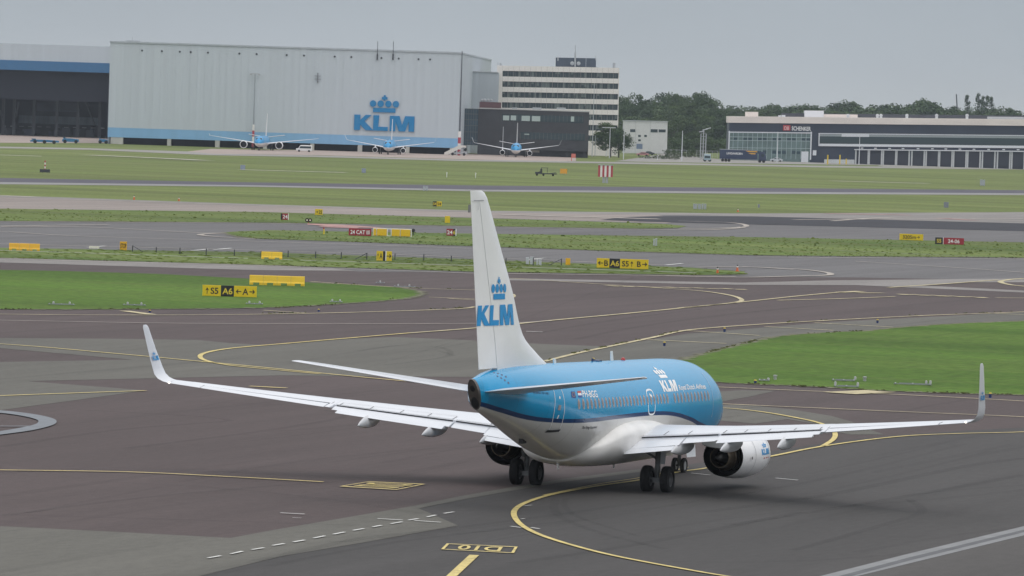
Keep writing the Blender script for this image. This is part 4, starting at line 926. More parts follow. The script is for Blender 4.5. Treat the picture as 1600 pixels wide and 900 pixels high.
cabinet([(565, 571.5, 263.5)], 270, 'small blue grey cabinet far off in the field below the second parked jet', (.32, .36, .48))
cabinet([(375.5, 383, 258)], 265.5, 'small blue grey cabinet far off below the leftmost parked jet', (.32, .36, .48))
cabinet([(1184, 1187, 319.5)], 324.5, 'tiny grey cabinet between the four cabinet row and the dark one', (.3, .32, .38))
# striped runway distance board far off
p, s = place(945.5, 286); t = thing('striped_hut', 'red and white striped hut raised on a grey base in the far field', 'hut', p, facing(p))
WR = mat('signal_red', (.42, .05, .07), .5); WW = mat('signal_white', (.78, .76, .74), .5)
for k in range(7):
    mb = MB(); a = -11.5+23*k/7; b = -11.5+23*(k+1)/7; mb.box(a/s, b/s, 0, 2.2, 9.5/s, 27.5/s); mb.build('stripe_panel', WR if k % 2 == 0 else WW, t)
mb = MB(); mb.box(-4.5/s, -.5/s, .2, 2, 0, 9.4/s); mb.box(.5/s, 4.5/s, .2, 2, 0, 9.4/s); mb.box(-12/s, 12/s, -.1, 2.3, 27.6/s, 28.4/s); mb.build('base', STEEL2, t)
# trailer frame
p, s = place(852, 275); t = thing('lattice_trailer', 'dark lattice trailer standing in the far field left of the orange board', 'trailer', p, facing(p)); mb = MB(); DK = mat('dark_painted_steel', (.04, .045, .055), .6)
mb.box(-16/s, 18/s, 0, .3, 3/s, 4.5/s); mb.box(-16/s, -5/s, .2, 1.2, 4.5/s, 6/s); mb.box(-8/s, -5/s, 0, 1, 4/s, 11/s); mb.box(2.5/s, 3.2/s, 0, .1, 4/s, 13/s); mb.box(-6.5/s, -5.8/s, 0, .1, 4/s, 13/s); mb.box(-7/s, 4/s, 0, .1, 12.4/s, 13/s)
mb.tube((-14/s, .2, 4/s), (-5/s, .2, 9/s), .06); mb.tube((6/s, .2, 4/s), (17/s, .2, 6/s), .06); mb.build('frame', DK, t)
for x in (-13, -3, 12): 
    mb = MB(); mb.lathe([(-.1, .0), (-.1, .26), (.1, .26), (.1, 0)], (x/s, .3, .26), 'y', 16); mb.build('wheel', TYRE, t)
# windsock frame / small striped mast
p, s = place(70, 270); t = thing('wind_mast', 'short red and white mast on a dark stand far off at left', 'mast', p, facing(p)); mb = MB()
for k in range(5): 
    mb = MB(); mb.tube((0, 0, (4+k*3)/s), (0, 0, (7+k*3)/s), .13, n=8); mb.build('mast_section', WW if k % 2 else WR, t)
mb = MB(); mb.box(-8/s, 8/s, -.2, .2, .1, .7)
for x in (-8, -4, 3, 7): mb.box(x/s, (x+1)/s, -.1, .1, 0, 5/s)
mb.build('stand', DK, t)
# guard lamp pair
p, s = place(482, 350); t = thing('guard_light', 'pair of round dark guard lamps on an orange post at the upper verge', 'lamp', p, facing(p))
mb = MB(); mb.tube((0, .1, 0), (0, .1, 4/s), .05); mb.build('post', mat('orange_paint', (.6, .14, .03), .5), t)
for x in (-2.4, 2.4):
    mb = MB(); mb.lathe([(0, .25), (.25, .25)], (x/s, -.1, 6/s), 'y', 14); mb.lathe([(.0, .25), (.0, 0)], (x/s, .15, 6/s), 'y', 14); h = mb.build('lamp_housing', SIGNK, t)
    mb = MB(); mb.lathe([(0, 0), (0, .11)], (x/s, -.05, 6/s), 'y', 12); mb.build('lens', mat('lamp_lens', (.8, .8, .6), .3), h)
p, s = place(506, 367); t = thing('warning_post', 'yellow post with a red flag end left of the 24 CAT sign', 'post', p, facing(p)); mb = MB(); mb.tube((0, 0, 0), (0, 0, 9/s), .08); mb.build('post', SIGNY, t)
mb = MB(); mb.box(-1.6/s, .8/s, -.03, .03, 9/s, 11.5/s); mb.build('flag', WR, t)
p, s = place(645.5, 369); t = thing('guard_light', 'dark guard lamp at the right end of the yellow boards', 'lamp', p, facing(p)); mb = MB(); mb.tube((0, .1, 0), (0, .1, 7/s), .05); mb.build('post', DK, t)
mb = MB(); mb.lathe([(-.1, 0), (-.1, .22), (.25, .22), (.25, 0)], (0, 0, 9/s), 'y', 14); mb.build('lamp_housing', SIGNK, t)
# delineator cones
def cone(px, yt, yb, label, group=None):
    p, s = place(px, yb); t = thing('marker_cone', label, 'cone', p, facing(p), group); H = (yb-yt)/s
    mb = MB(); mb.lathe([(0, .22), (.05, .22), (.05, .13), (H*.55, .09), (H*.62, .09)], (0, 0, 0), 'z', 14); mb.build('cone_base', mat('cone_orange', (.62, .13, .03), .5), t)
    mb = MB(); mb.lathe([(H*.62, .09), (H*.78, .09), (H*.78, 0)], (0, 0, 0), 'z', 12); mb.build('cone_band', LETW, t)
    mb = MB(); mb.tube((0, 0, H*.78), (0, 0, H), .05); mb.build('cone_lamp', SIGNK, t)
cone(1121, 417, 427.5, 'red and white marker cone at the tip of the middle verge, the left of two'); cone(1152, 413.5, 424, 'red and white marker cone at the tip of the middle verge, the right of two')
cone(209.5, 305, 312, 'small orange cone at the left runway edge, the left of two'); cone(279.5, 308, 314, 'small orange cone at the left runway edge, the right of two')
cone(1153, 326, 331, 'small orange cone at the runway edge below the row of four cabinets')
# taxiway edge lights (blue with yellow head)
def edge_light(px, yb, h, label):
    p, s = place(px, yb, 0); t = thing('edge_light', label, 'light', p, facing(p), 'blue taxiway edge lights'); H = h/s
    mb = MB(); mb.lathe([(0, .12), (.03, .12), (.05, .085), (H*.75, .085), (H*.75, 0)], (0, 0, 0), 'z', 12); mb.build('lamp_post', mat('edge_light_blue', (.01, .03, .12), .5), t)
    mb = MB(); mb.lathe([(H*.75, .09), (H, .06), (H, 0)], (0, 0, 0), 'z', 12); mb.build('lamp_head', mat('edge_light_yellow', (.5, .38, .05), .5), t)
for px, yb, h, lb in ((1132, 519.5, 8, 'on the shoulder left of the right lawn, upper one'), (1038, 541.5, 8, 'on the shoulder left of the right lawn, lowest of the row'), (1371, 505.5, 7, 'above the right lawn, right one of the row'),
                      (927, 567, 8, 'behind the airliner roof'), (1180, 601, 8, 'at the lower left corner of the right lawn'), (1547, 622.5, 9.5, 'right of the winglet at the lawn edge'), (498, 487.5, 5, 'in front of the left lawn'), (234, 489, 5, 'at the lower edge of the left lawn')):
    edge_light(px, yb, h, 'blue yellow-headed edge light '+lb)
# light frames lying in the lawns
def light_frame(x0, x1, y, tops, label):
    xc = (x0+x1)/2; p, s = place(xc, y); p.z = .1; t = thing('light_frame', label, 'light frame', p, facing(p)); W = (x1-x0)/s
    mb = MB(); mb.box(-W/2, W/2, -.04, .04, .02, .06); mb.box(-W/2*.7, W/2*.9, .9, 1.0, .02, .06)
    for k in (-.45, 0, .45): mb.box(W*k-.04, W*k+.04, -.1, 1.1, .03, .07)
    mb.build('frame', mat('frame_grey', (.24, .26, .27), .7), t)
    for u, h in tops:
        mb = MB(); mb.lathe([(0, .07), (h*.7, .07), (h, .05), (h, 0)], (W*u, .1, .1), 'z', 10); mb.build('lamp', mat('pale_lamp', (.42, .43, .43), .5), t)
light_frame(1303, 1342, 607.5, [(-.45, .2), (.45, .2)], 'grey frame with two lamps in the right lawn, nearest the edge')
light_frame(1300, 1336, 598, [(.5, .2)], 'grey frame with one lamp behind the nearest frame in the right lawn')
light_frame(1396, 1456, 604, [(.35, .18), (.46, .2)], 'long dark frame with two lamps at the right of the right lawn')
light_frame(75, 117, 478.5, [(-.3, .15), (.3, .15)], 'pale blue frame with lamps on the left lawn, farthest left')
light_frame(192, 228, 479.5, [(-.3, .15), (.3, .15)], 'pale blue frame with lamps on the left lawn, left of the S5 sign')
light_frame(384, 411, 477.5, [(-.3, .15), (.3, .15)], 'pale blue frame with lamps on the left lawn, below the S5 sign')
light_frame(515, 535, 474.5, [(-.3, .15), (.3, .15)], 'pale blue frame with lamps near the right end of the left lawn')
light_frame(587, 601, 444.5, [(0, .15)], 'small pale frame near the far edge of the left lawn, left one'); light_frame(615, 650, 450.5, [(-.3, .15), (.2, .15)], 'pale frame with lamps near the far right tip of the left lawn')
light_frame(1186, 1202, 598, [(.4, .1)], 'small flat frame beside the edge light at the lower left of the right lawn')
for px, yb, lb in ((1351, 597, 'white stub lamp in the right lawn above the grey frames'), (1211, 594.5, 'white stub lamp at the lower left of the right lawn')):
    p, s = place(px, yb); mb = MB(); mb.lathe([(0, .1), (.22, .1), (.26, .13), (.32, .13), (.34, 0)], (0, 0, 0), 'z', 12); o = mb.build('stub_lamp', MATS['pale_lamp'], None, p); tag(o, lb, 'lamp')
# wire fence along the middle verge
def fence(posts, label, braces=()):
    P = [place(x, yb) for x, yt, yb in posts]; t = thing('wire_fence', label, 'fence', P[0][0])
    o0 = P[0][0]; tops = []
    for (x, yt, yb), (p, s) in zip(posts, P):
        H = (yb-yt)/s; q = p-o0; tops.append((q, H)); mb = MB(); mb.tube((q.x, q.y, 0), (q.x, q.y, H), .05, n=7); mb.build('post', DK, t)
    for a, b in braces:
        q, H = tops[a]; r, _ = tops[b]; d = (r-q)*.5; mb = MB(); mb.tube((q.x, q.y, H*.95), (q.x+d.x, q.y+d.y, 0), .035, n=6); mb.build('brace', DK, t)
    mb = MB()
    for f in (.2, .45, .7, .95):
        for (q, H), (r, H2) in zip(tops, tops[1:]): mb.tube((q.x, q.y, H*f), (r.x, r.y, H2*f), .012, n=4)
    mb.build('wire', mat('fence_wire', (.16, .17, .17), .6), t)
fence([(207, 383.5, 394), (244, 386, 395.5), (281, 387, 398), (322, 388.5, 400), (366, 390, 400.5), (408, 392, 402), (450, 391.5, 403), (493, 393, 404.5), (533, 394, 405.5), (573, 395, 406.5), (617, 396, 407), (662, 397, 408), (705, 399.5, 409.5), (748, 401, 411), (790.5, 403, 413), (833, 402, 416), (877, 404, 415.5)], 'low wire fence on thin dark posts running along the middle verge', ((0, 1), (9, 8), (16, 15)))
# small white marker sticks
for px, yt, yb, lb in ((698, 269, 277, 'thin white stick in the far field, left of the pair'), (743, 270, 278, 'thin white stick in the far field, right of the pair')):
    p, s = place(px, yb); mb = MB(); mb.tube((0, 0, 0), (0, 0, (yb-yt)/s), .07, n=6); mb.box(-.12, .12, -.02, .02, (yb-yt)/s-.3, (yb-yt)/s); o = mb.build('marker_stick', LETW, None, p, facing(p)); tag(o, lb, 'marker')

# ================================================================== buildings
class Wall:
    """vertical facade plane; photo pixels on it convert to local metres (u along, w up)"""
    def __init__(s, xL, xR, ym, dL, dR):
        a = B(xL, ym, dL); b = B(xR, ym, dR); s.o = Vector((a.x, a.y, 0)); d = Vector((b.x-a.x, b.y-a.y, 0)); s.W = d.length; s.d = d.normalized(); s.n = Vector((-s.d.y, s.d.x, 0))
        s.rz = math.atan2(s.d.y, s.d.x)
    def uw(s, px, py, v=0):
        r = ray(px, py); o = s.o+s.n*v; t = (o-CAM).dot(s.n)/r.dot(s.n); p = CAM+r*t; return (p-s.o).dot(s.d), p.z
    def root(s, name, label, cat, group=None): return thing(name, label, cat, s.o, s.rz, group)
def pbox(W, mb, x0, x1, y0, y1, v0, v1, mi=0, zmin=None, ym=None):
    """box whose front face (at depth v0) covers photo px x0..x1, y0..y1 (y taken at px 1290 where the wall has a slope)"""
    k = getattr(W, 'slope', 0); ym = (y0+y1)/2; xm = (x0+x1)/2
    ua, _ = W.uw(x0, ym, v0); ub, _ = W.uw(x1, ym, v0)
    if k:
        za = [W.uw(x0, y+(x0-1290)*k, v0)[1] for y in (y0, y1)]; zb_ = [W.uw(x1, y+(x1-1290)*k, v0)[1] for y in (y0, y1)]
    else: za = zb_ = [W.uw(xm, y, v0)[1] for y in (y0, y1)]
    (t0, b0), (t1, b1) = za, zb_
    if zmin is not None: b0 = b1 = zmin
    mb.add([(ua, v0, b0), (ub, v0, b1), (ub, v1, b1), (ua, v1, b0), (ua, v0, t0), (ub, v0, t1), (ub, v1, t1), (ua, v1, t0)],
           [(0, 3, 2, 1), (4, 5, 6, 7), (0, 1, 5, 4), (1, 2, 6, 5), (2, 3, 7, 6), (3, 0, 4, 7)], mi); return ua, ub, b0, t0
CLAD = mat('hangar_cladding', (.51, .56, .605), .55, var=.04, scale=.5, stretch=(1.6, 1.6, .03))
CLAD2 = mat('hangar_cladding_grey', (.42, .46, .50), .55, var=.08, scale=.4, stretch=(1.6, 1.6, .05))
BAND = mat('hangar_blue_band', (.22, .43, .66), .5, var=.05, scale=.5, stretch=(1, 1, .1))
BAND2 = mat('hangar_deep_blue_band', (.04, .15, .31), .5, var=.05, scale=.5)
CONC = mat('concrete', (.48, .47, .43), .8, var=.1, scale=.4)
HSHADE = mat('hangar_shade', (.010, .012, .024), .8)  # near-black wall colour carries the shade inside the hangars
# main hangar
W = Wall(170, 718, 150, 1760, 1760); t = W.root('hangar', 'huge pale grey KLM hangar with a light blue base band and the crown logo', 'hangar')
zt = (W.uw(170, 66.5)[1]+W.uw(718, 83.5)[1])/2; zb = (W.uw(190, 216)[1]+W.uw(710, 230)[1])/2; zs = (W.uw(180, 200.5)[1]+W.uw(710, 215)[1])/2
mb = MB(); mb.box(0, W.W, 0, .6, zs, zt)
nrib = 48
for k in range(nrib+1): u = W.W*k/nrib; mb.box(max(0, u-.05), min(W.W, u+.05), -.05, 0, zs, zt)
mb.build('door_wall', CLAD, t)
mb = MB(); mb.box(0, W.W, -.02, .58, zb, zs-.01); mb.build('base_band', BAND, t)
bk = B(766, 150, 2000); bu = (Vector((bk.x, bk.y, 0))-W.o).dot(W.d); bv = (Vector((bk.x, bk.y, 0))-W.o).dot(W.n)
mb = MB()
mb.prism([(W.W-.01, .6, 0), (bu, bv, 0), (bu-.6, bv, 0), (W.W-.6, .6, 0)], (0, 0, zt)); mb.prism([(0, .6, 0), (.6, .6, 0), (.6, bv, 0), (0, bv, 0)], (0, 0, zt)); mb.prism([(.6, bv-.6, 0), (bu-.6, bv-.6, 0), (bu-.6, bv, 0), (.6, bv, 0)], (0, 0, zt))
mb.build('wall', CLAD2, t)
mb = MB(); mb.prism([(-.2, -.3, zt), (W.W+.2, -.3, zt), (bu+.2, bv, zt), (-.2, bv, zt)], (0, 0, .5)); mb.build('roof', CLAD2, t)
mb = MB(); mb.box(.6, W.W-.6, 8, 8.4, 0, zb+1); mb.build('shade_backing', HSHADE, t)  # dark sheet standing in for the shade behind the pillars
for x0, x1 in ((172.5, 192), (261, 267), (336, 343), (411, 417), (485, 491), (559, 566), (634, 640), (703, 710)):
    mb = MB(); ua, _ = W.uw(x0, 224); ub, _ = W.uw(x1, 224); mb.box(ua, ub, .05, 3, 0, zb); mb.build('pillar', CONC, t)
for k, x in enumerate((222, 253, 281, 298, 325, 374, 401, 448, 475, 523, 549, 596, 623, 654, 672)):
    mb = MB(); u, z = W.uw(x, 79+(x-222)*.031); mb.lathe([(-.14, 0), (-.14, .32), (0, .32)], (u, 0, z), 'y', 10); mb.build('vent', DK, t)
for x in (589.5, 614):
    mb = MB(); u, z = W.uw(x, 94); _, z1 = W.uw(x, 64.5); mb.tube((u, -.4, z), (u, -.4, z1), .09, n=7); mb.tube((u, -.4, z), (u, -.4, z+2), .22, n=8); mb.box(u-.1, u+.1, -.5, 0, z+.8, z+1); mb.build('aerial', DK, t)
mb = MB(); u, z = W.uw(496.5, 122); mb.box(u-.15, u+.15, -.5, -.2, z-1.5, z+1.6); mb.box(u-1, u+1, -.4, -.3, z+.6, z+.75); mb.box(u-1, u+1, -.4, -.3, z-.4, z-.25); mb.box(u-.1, u+.1, -.3, 0, z-.1, z+.1); mb.build('aerial', mat('grey_steel', (.2, .21, .23), .6), t)
mb = MB(); u, z = W.uw(206, 68); mb.tube((u, 3, zt), (u, 3, zt+2.4), .08, n=6); mb.box(u-2, u+2.5, 2, 4, zt+.5, zt+.9); mb.build('roof_equipment', STEEL2, t)
LG = mat('facade_logo_blue', (.0, .20, .46), .5)
ul, z0 = W.uw(553, 205); ur, _ = W.uw(647, 205); z0 = W.uw(600, 204.5)[1]; z1 = W.uw(600, 180.5)[1]
for sh in KLM:
    mb = MB(); mb.prism([(ul+(ur-ul)*a, -.45, z0+(z1-z0)*b) for a, b in sh], (0, .33, 0)); mb.build('logo_letter', LG, t)
cu0, _ = W.uw(577.8, 160); cu1, _ = W.uw(624, 160); cz0 = W.uw(600, 176)[1]; cz1 = W.uw(600, 148.5)[1]
for sh in CROWN:
    mb = MB(); mb.prism([(cu0+(cu1-cu0)*a, -.45, cz0+(cz1-cz0)*b) for a, b in sh], (0, .33, 0)); mb.build('crown_piece', LG, t)
# annex right of the hangar
W2 = Wall(721, 777, 130, 1850, 1850); t = W2.root('hangar_annex', 'plain light grey block between the big hangar and the office block', 'building')
mb = MB(); pbox(W2, mb, 721, 777.5, 112.5, 240, 0, 60, zmin=0); mb.build('wall', CLAD2, t)
mb = MB(); pbox(W2, mb, 720.5, 778, 111.5, 112.8, -.3, 60.3); mb.build('roof_edge', STEEL2, t)
# open hangar at the left edge
W = Wall(-60, 172, 150, 1955, 1955); t = W.root('open_hangar', 'open dark hangar with a deep blue band at the left edge of the picture', 'hangar')
z_top = (W.uw(0, 66.5)[1]+W.uw(168, 73.5)[1])/2; z_b0 = (W.uw(0, 93)[1]+W.uw(168, 99)[1])/2; z_b1 = (W.uw(0, 108.5)[1]+W.uw(168, 114)[1])/2
mb = MB(); mb.box(0, W.W, 0, 1, z_b0, z_top); mb.build('fascia', CLAD, t)
mb = MB(); mb.box(0, W.W, -.2, .8, z_b1, z_b0-.01); mb.build('blue_band', BAND2, t)
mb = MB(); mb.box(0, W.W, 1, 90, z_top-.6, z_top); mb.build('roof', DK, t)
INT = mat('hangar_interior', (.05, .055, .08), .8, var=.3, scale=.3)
mb = MB(); mb.box(0, W.W, 88, 90, 0, z_top-.6); mb.box(0, 1, 1, 88, 0, z_top-.6); mb.box(W.W-1, W.W, 1, 88, 0, z_top-.6); mb.build('wall', HSHADE, t)
mb = MB(); mb.box(1, W.W-1, 4, 5, W.uw(80, 157)[1], z_b1+2); mb.build('door_head', HSHADE, t)
mb = MB()
for x in (5, 22, 53, 89, 122, 156): u, _ = W.uw(x, 170, 14); mb = MB(); mb.box(u-.5, u+.5, 14, 15, 0, W.uw(x, 150, 14)[1]); mb.build('column', DK, t)
for a, b in (((0, 172), (12, 215)), ((30, 160), (22, 190)), ((135, 160), (148, 196))):
    ua, za = W.uw(*a, 13); ub, zb_ = W.uw(*b, 13); mb = MB(); mb.tube((ua, 13, za), (ub, 13, zb_), .35, n=6); mb.build('brace', DK, t)
mb = MB(); pbox(W, mb, 29, 155, 182, 194, 30, 31); mb.build('mezzanine', mat('hangar_mezzanine', (.14, .18, .21), .7, var=.45, scale=.8, stretch=(1.2, 1, .1)), t)
mb = MB(); pbox(W, mb, 57, 122, 147, 150, 20, 21); pbox(W, mb, 57, 87, 160, 174, 32, 33); pbox(W, mb, 92, 122, 160, 175, 32, 33); mb.build('gantry', INT, t)
for k in range(12): mb = MB(); pbox(W, mb, 2+k*14, 9+k*14, 196.5+k*.3, 197.3+k*.3, 29, 29.3); mb.build('strip_light', mat('pale_fitting', (.5, .5, .5), .6), t)
mb = MB(); rr_ = random.Random(3)
for k in range(14):
    x = rr_.uniform(0, 160); mb = MB(); pbox(W, mb, x, x+rr_.uniform(5, 18), 201+rr_.uniform(-2, 5), 214, 25+k, 27+k, zmin=0); mb.build('stored_equipment', mat('equipment_%d' % (k % 3), ((.05, .06, .10), (.08, .09, .11), (.03, .035, .05))[k % 3], .7), t)
# office block
W = Wall(777, 968, 150, 1905, 1905); t = W.root('office_block', 'white seven storey office block with dark ribbon windows and a mast on its roof', 'building')
CREAM = mat('cream_cladding', (.78, .74, .71), .6, var=.04, scale=.6, stretch=(1, 1, .3)); GL = mat('dark_office_glass', (.03, .05, .06), .15, spec=.6)
zt = (W.uw(777, 103.5)[1]+W.uw(968, 107)[1])/2; fl = 16.35/(F/1905); b0 = W.uw(870, 113.4)[1]; bh = 8.7/(F/1905)
bands = []; z = b0; zprev = zt
u1, _ = W.uw(785.5, 150); u2, _ = W.uw(967, 150)
levels = []
z = b0
while z-bh > 1.5: levels.append((z-bh, z)); z -= fl
mb = MB(); zc = zt
for lo, hi in levels: mb.box(0, W.W, 0, .5, hi, zc); zc = lo
mb.box(0, W.W, 0, .5, -1, zc)
t.rotation_euler = (0, -.012, W.rz)
for lo, hi in levels: mb.box(0, u1, 0, .5, lo, hi)
mb.box(0, .5, .5, 16, 0, zt); mb.box(W.W-.5, W.W, .5, 16, 0, zt); mb.box(0, W.W, 15.5, 16, 0, zt)
mb.build('wall', CREAM, t); mb = MB(); mb.box(.5, W.W-.5, .5, 15.5, zt-.5, zt-.02); mb.build('roof', STEEL2, t)
mull = mat('window_mullion', (.08, .095, .10), .5); blind = mat('window_blind', (.10, .13, .13), .6)
rr_ = random.Random(11)
for lo, hi in levels:
    mb = MB(); mb.box(u1, W.W-.3, .3, .4, lo, hi); wn = mb.build('window', GL, t)
    mb = MB(); n = 44
    for k in range(n+1): u = u1+(W.W-.35-u1)*k/n; mb.box(u-.05, u+.05, .22, .29, lo, hi)
    mb.build('frame', mull, wn)
    mb = MB()
    for k in range(n):
        if rr_.random() < .3: u = u1+(W.W-.35-u1)*k/n; mb.box(u+.08, u+(W.W-u1)/n-.08, .292, .298, hi-bh*rr_.choice((.4, .7, 1)), hi)
    if mb.v: bo = mb.build('blind', blind, wn); bo['kind'] = 'stuff'
mb = MB()
for k in range(1, 22): u = W.W*k/22; mb.box(u-.03, u+.03, -.012, 0, 2, zt)
mb.build('panel_joint', mat('joint_grey', (.4, .38, .36), .7), t)
mb = MB(); pbox(W, mb, 870, 933, 92, 106, 5, 12); mb.build('plant_room', mat('plant_room_cladding', (.055, .075, .105), .6, var=.15, scale=.5, stretch=(1, 1, .1)), t)
for x, yt, yb, r in ((900, 72, 106, .12), (917, 89, 106, .08), (932.5, 89, 94, .1), (873.5, 90, 94, .2), (779.5, 97, 104, .1), (784, 99, 104, .4), (961, 100.5, 107, .5)):
    mb = MB(); u, z0 = W.uw(x, yb, 4.5); _, z1 = W.uw(x, yt, 4.5); mb.tube((u, 4.5, z0-.5), (u, 4.5, z1), r, n=7)
    if x == 900: mb.tube((u, 4.5, z0), (u, 4.5, z0+5), .3, n=7); mb.lathe([(0, .0), (.2, .7)], (u-1, 4, z0+1.2), 'y', 10); mb.lathe([(0, .0), (.2, .7)], (u+1.2, 4, z0+1.2), 'y', 10)
    mb.build('roof_mast', STEEL2, t)
# low dark building
W = Wall(720, 920, 200, 1800, 1800); t = W.root('dark_office', 'low black clad office with a few pale windows in front of the white block', 'building')
DCL = mat('black_cladding', (.035, .036, .042), .6, var=.18, scale=.5, stretch=(1, 1, .6)); zt = W.uw(800, 171.5)[1]
ua, _ = W.uw(747, 200); mb = MB(); mb.box(ua, W.W, 0, 25, W.uw(850, 235)[1], zt); mb.box(ua, W.uw(813, 230)[0], 0, 25, 0, W.uw(850, 235)[1]-.01); mb.box(W.uw(813, 230)[0], W.W, 3, 25, 0, W.uw(850, 235)[1]-.01); mb.build('wall', DCL, t)
mb = MB(); mb.box(ua-.2, W.W+.1, -.2, 25.2, zt, zt+.35); mb.build('roof', mat('pale_roof_edge', (.45, .45, .44), .6), t)
TG = mat('teal_glass', (.035, .07, .10), .15, spec=.6, var=.3, scale=.25)
mb = MB(); mb.box(0, ua-.05, .4, 24, 3, W.uw(733, 170)[1]); gw = mb.build('glass_wing', TG, t)
mb = MB()
for k in range(7): mb.box(ua*k/7-.05, ua*k/7+.08, .3, .39, 3, W.uw(733, 170)[1])
for y in (170, 178, 187, 196, 206, 219): z = W.uw(733, y)[1]; mb.box(0, ua-.1, .25, .39, z-.1, z+.1)
mb.build('frame', mull, gw)
PALEG = mat('pale_blind_glass', (.42, .50, .48), .4)  # even pale panes among the dark bands
mb = MB(); pbox(W, mb, 784, 912, 180, 190.5, -.06, -.01); wn = mb.build('window_band', GL, t)
for a, b, y0, y1 in ((786, 795.5, 180.5, 188), (798, 806.5, 180.5, 188), (815, 828, 181, 189), (831, 844, 181.5, 189.5), (892, 897, 182, 190)):
    mb = MB(); pbox(W, mb, a, b, y0, y1, -.12, -.07); mb.build('window', PALEG, wn)
mb = MB(); pbox(W, mb, 813, 914, 208, 218.5, -.06, -.01); wn = mb.build('window_band', GL, t)
mb = MB(); pbox(W, mb, 819.5, 827, 209, 210.5, -.12, -.07); mb.build('window', PALEG, wn)
mb = MB()
for k in range(22): x = 784+k*6; pbox(W, mb, x, x+.5, 180, 190.5, -.1, -.065)
for k in range(17): x = 813+k*6; pbox(W, mb, x, x+.5, 208, 218.5, -.1, -.065)
mb.build('mullion', mull, t)
mb = MB(); pbox(W, mb, 820, 843, 230.5, 238, 2.5, 2.9); mb.build('shed_door', mat('pale_panel', (.55, .52, .47), .6), t)
for x in (860, 886, 913): mb = MB(); u, _ = W.uw(x, 238); mb.box(u-.25, u+.25, .2, .8, 0, W.uw(850, 235)[1]-.01); mb.build('column', DCL, t)
mb = MB(); pbox(W, mb, 749, 783, 159.5, 172, 2, 12); mb.build('roof_box', mat('maroon_cladding', (.11, .05, .055), .6), t)
for x, r in ((753, .5), (757, .6), (763, .5), (768, .4)): mb = MB(); u, z = W.uw(x, 159, 4); mb.lathe([(0, 0), (.3, r)], (u, 4, z+.5), 'y', 10); mb.tube((u, 4.2, z-.6), (u, 4.2, z+.5), .08); mb.build('dish', STEEL2, t)
for a, b in ((800, 808), (832, 846), (870, 884)): mb = MB(); pbox(W, mb, a, b, 168, 171, 5, 8); mb.build('roof_unit', STEEL2, t)
# small white building
W = Wall(975, 1043, 210, 2060, 2060); t = W.root('white_hall', 'small windowless looking white hall beside the round green tree', 'building'); WB = mat('white_render', (.62, .62, .63), .6, var=.05, scale=.4)
mb = MB(); a = pbox(W, mb, 975, 1043, 190.5, 236, 0, 22, zmin=0); mb.build('wall', WB, t)
mb = MB(); mb.box(a[0]-.2, a[1]+.2, -.2, 22.2, a[3], a[3]+.3); mb.build('roof', STEEL2, t)
for x0, x1, y0, y1 in ((985, 993, 202, 206.5), (1017, 1028, 202.5, 207.5), (1029.5, 1040.5, 203, 207.5), (997.5, 1001.5, 211, 214.5), (1007, 1011, 211.2, 214.5), (997.5, 1001.5, 218, 221)):
    mb = MB(); pbox(W, mb, x0, x1, y0, y1, -.05, -.005); mb.build('window', GL, t)
mb = MB(); pbox(W, mb, 994.5, 1004, 225, 233, -.05, -.005); t.rotation_euler = (0, -.012, W.rz); mb.build('door', mat('blue_grey_door', (.16, .21, .32), .5), t)
mb = MB(); u, _ = W.uw(993, 210); mb.box(u, u+.12, -.03, 0, 0, a[3]); u, _ = W.uw(1003, 210); mb.box(W.uw(1016, 205)[0], W.uw(1016.5, 205)[0], -.03, -.001, W.uw(1016, 212)[1], a[3]); mb.build('panel_joint', STEEL2, t)
# logistics warehouse
W = Wall(1139, 1640, 215, 1905, 1903); W.slope = .0105; t = W.root('warehouse', 'long dark navy logistics warehouse with a pale roof band and loading docks', 'warehouse')
NAV = mat('navy_cladding', (.022, .032, .058), .55, var=.12, scale=.3); PALEB = mat('pale_roof_band', (.74, .67, .63), .6, var=.08, scale=.3, stretch=(.3, 1, 1)); WF = mat('white_frame', (.68, .70, .74), .5)
zr = (W.uw(1150, 182)[1]+W.uw(1590, 186)[1])/2; zn = (W.uw(1150, 192)[1]+W.uw(1590, 195.5)[1])/2
mb = MB(); pbox(W, mb, 1138.5, 1640, 193.4, 250, .6, 40, zmin=0); mb.build('wall', NAV, t)
mb = MB(); pbox(W, mb, 1138.2, 1640, 183.2, 193.3, .1, 39); mb.build('roof', PALEB, t)
def wb(name, m, x0, x1, y0, y1, v0, v1, par=None, zmin=None):
    mb = MB(); pbox(W, mb, x0, x1, y0, y1, v0, v1, zmin=zmin); return mb.build(name, m, par or t)
AG = mat('green_glass', (.13, .19, .19), .12, spec=.6, var=.25, scale=.2)
at_ = wb('atrium', AG, 1139.5, 1266, 208.7, 250, .35, .58, zmin=0)
mb = MB()
for a, b, c, d in ((1138, 1268, 207.2, 208.8), (1138, 1139.8, 206, 250), (1266, 1268, 206, 250)): pbox(W, mb, a, b, c, d, .1, .5)
mb.build('frame', WF, at_)
mb = MB(); xs = [1145+k*7.6 for k in range(16)]
for x in xs: pbox(W, mb, x, x+.5, 208.8, 249, .26, .34)
for y in (215, 220.5, 232): pbox(W, mb, 1140, 1266, y, y+.6, .24, .34)
mb.build('mullion', mat('pale_mullion', (.42, .5, .52), .5), at_)
for k, x in enumerate(xs):
    if k % 3 != 1: wb('pane', mat('dark_green_pane', (.03, .06, .08), .2), x+1, x+6.8, 216.5, 220, .28, .33, at_)
for k, x in enumerate(xs[2:15]):
    if k % 4 != 1: wb('pane', MATS['dark_green_pane'], x+1, x+6.8, 236+(k % 2), 241, .28, .33, at_)
wb('glass_door', WF, 1252, 1263, 237, 249, .2, .27, at_, 0)
sw = wb('ribbon_window', GL, 1281, 1640, 213, 224, .3, .55)
mb = MB()
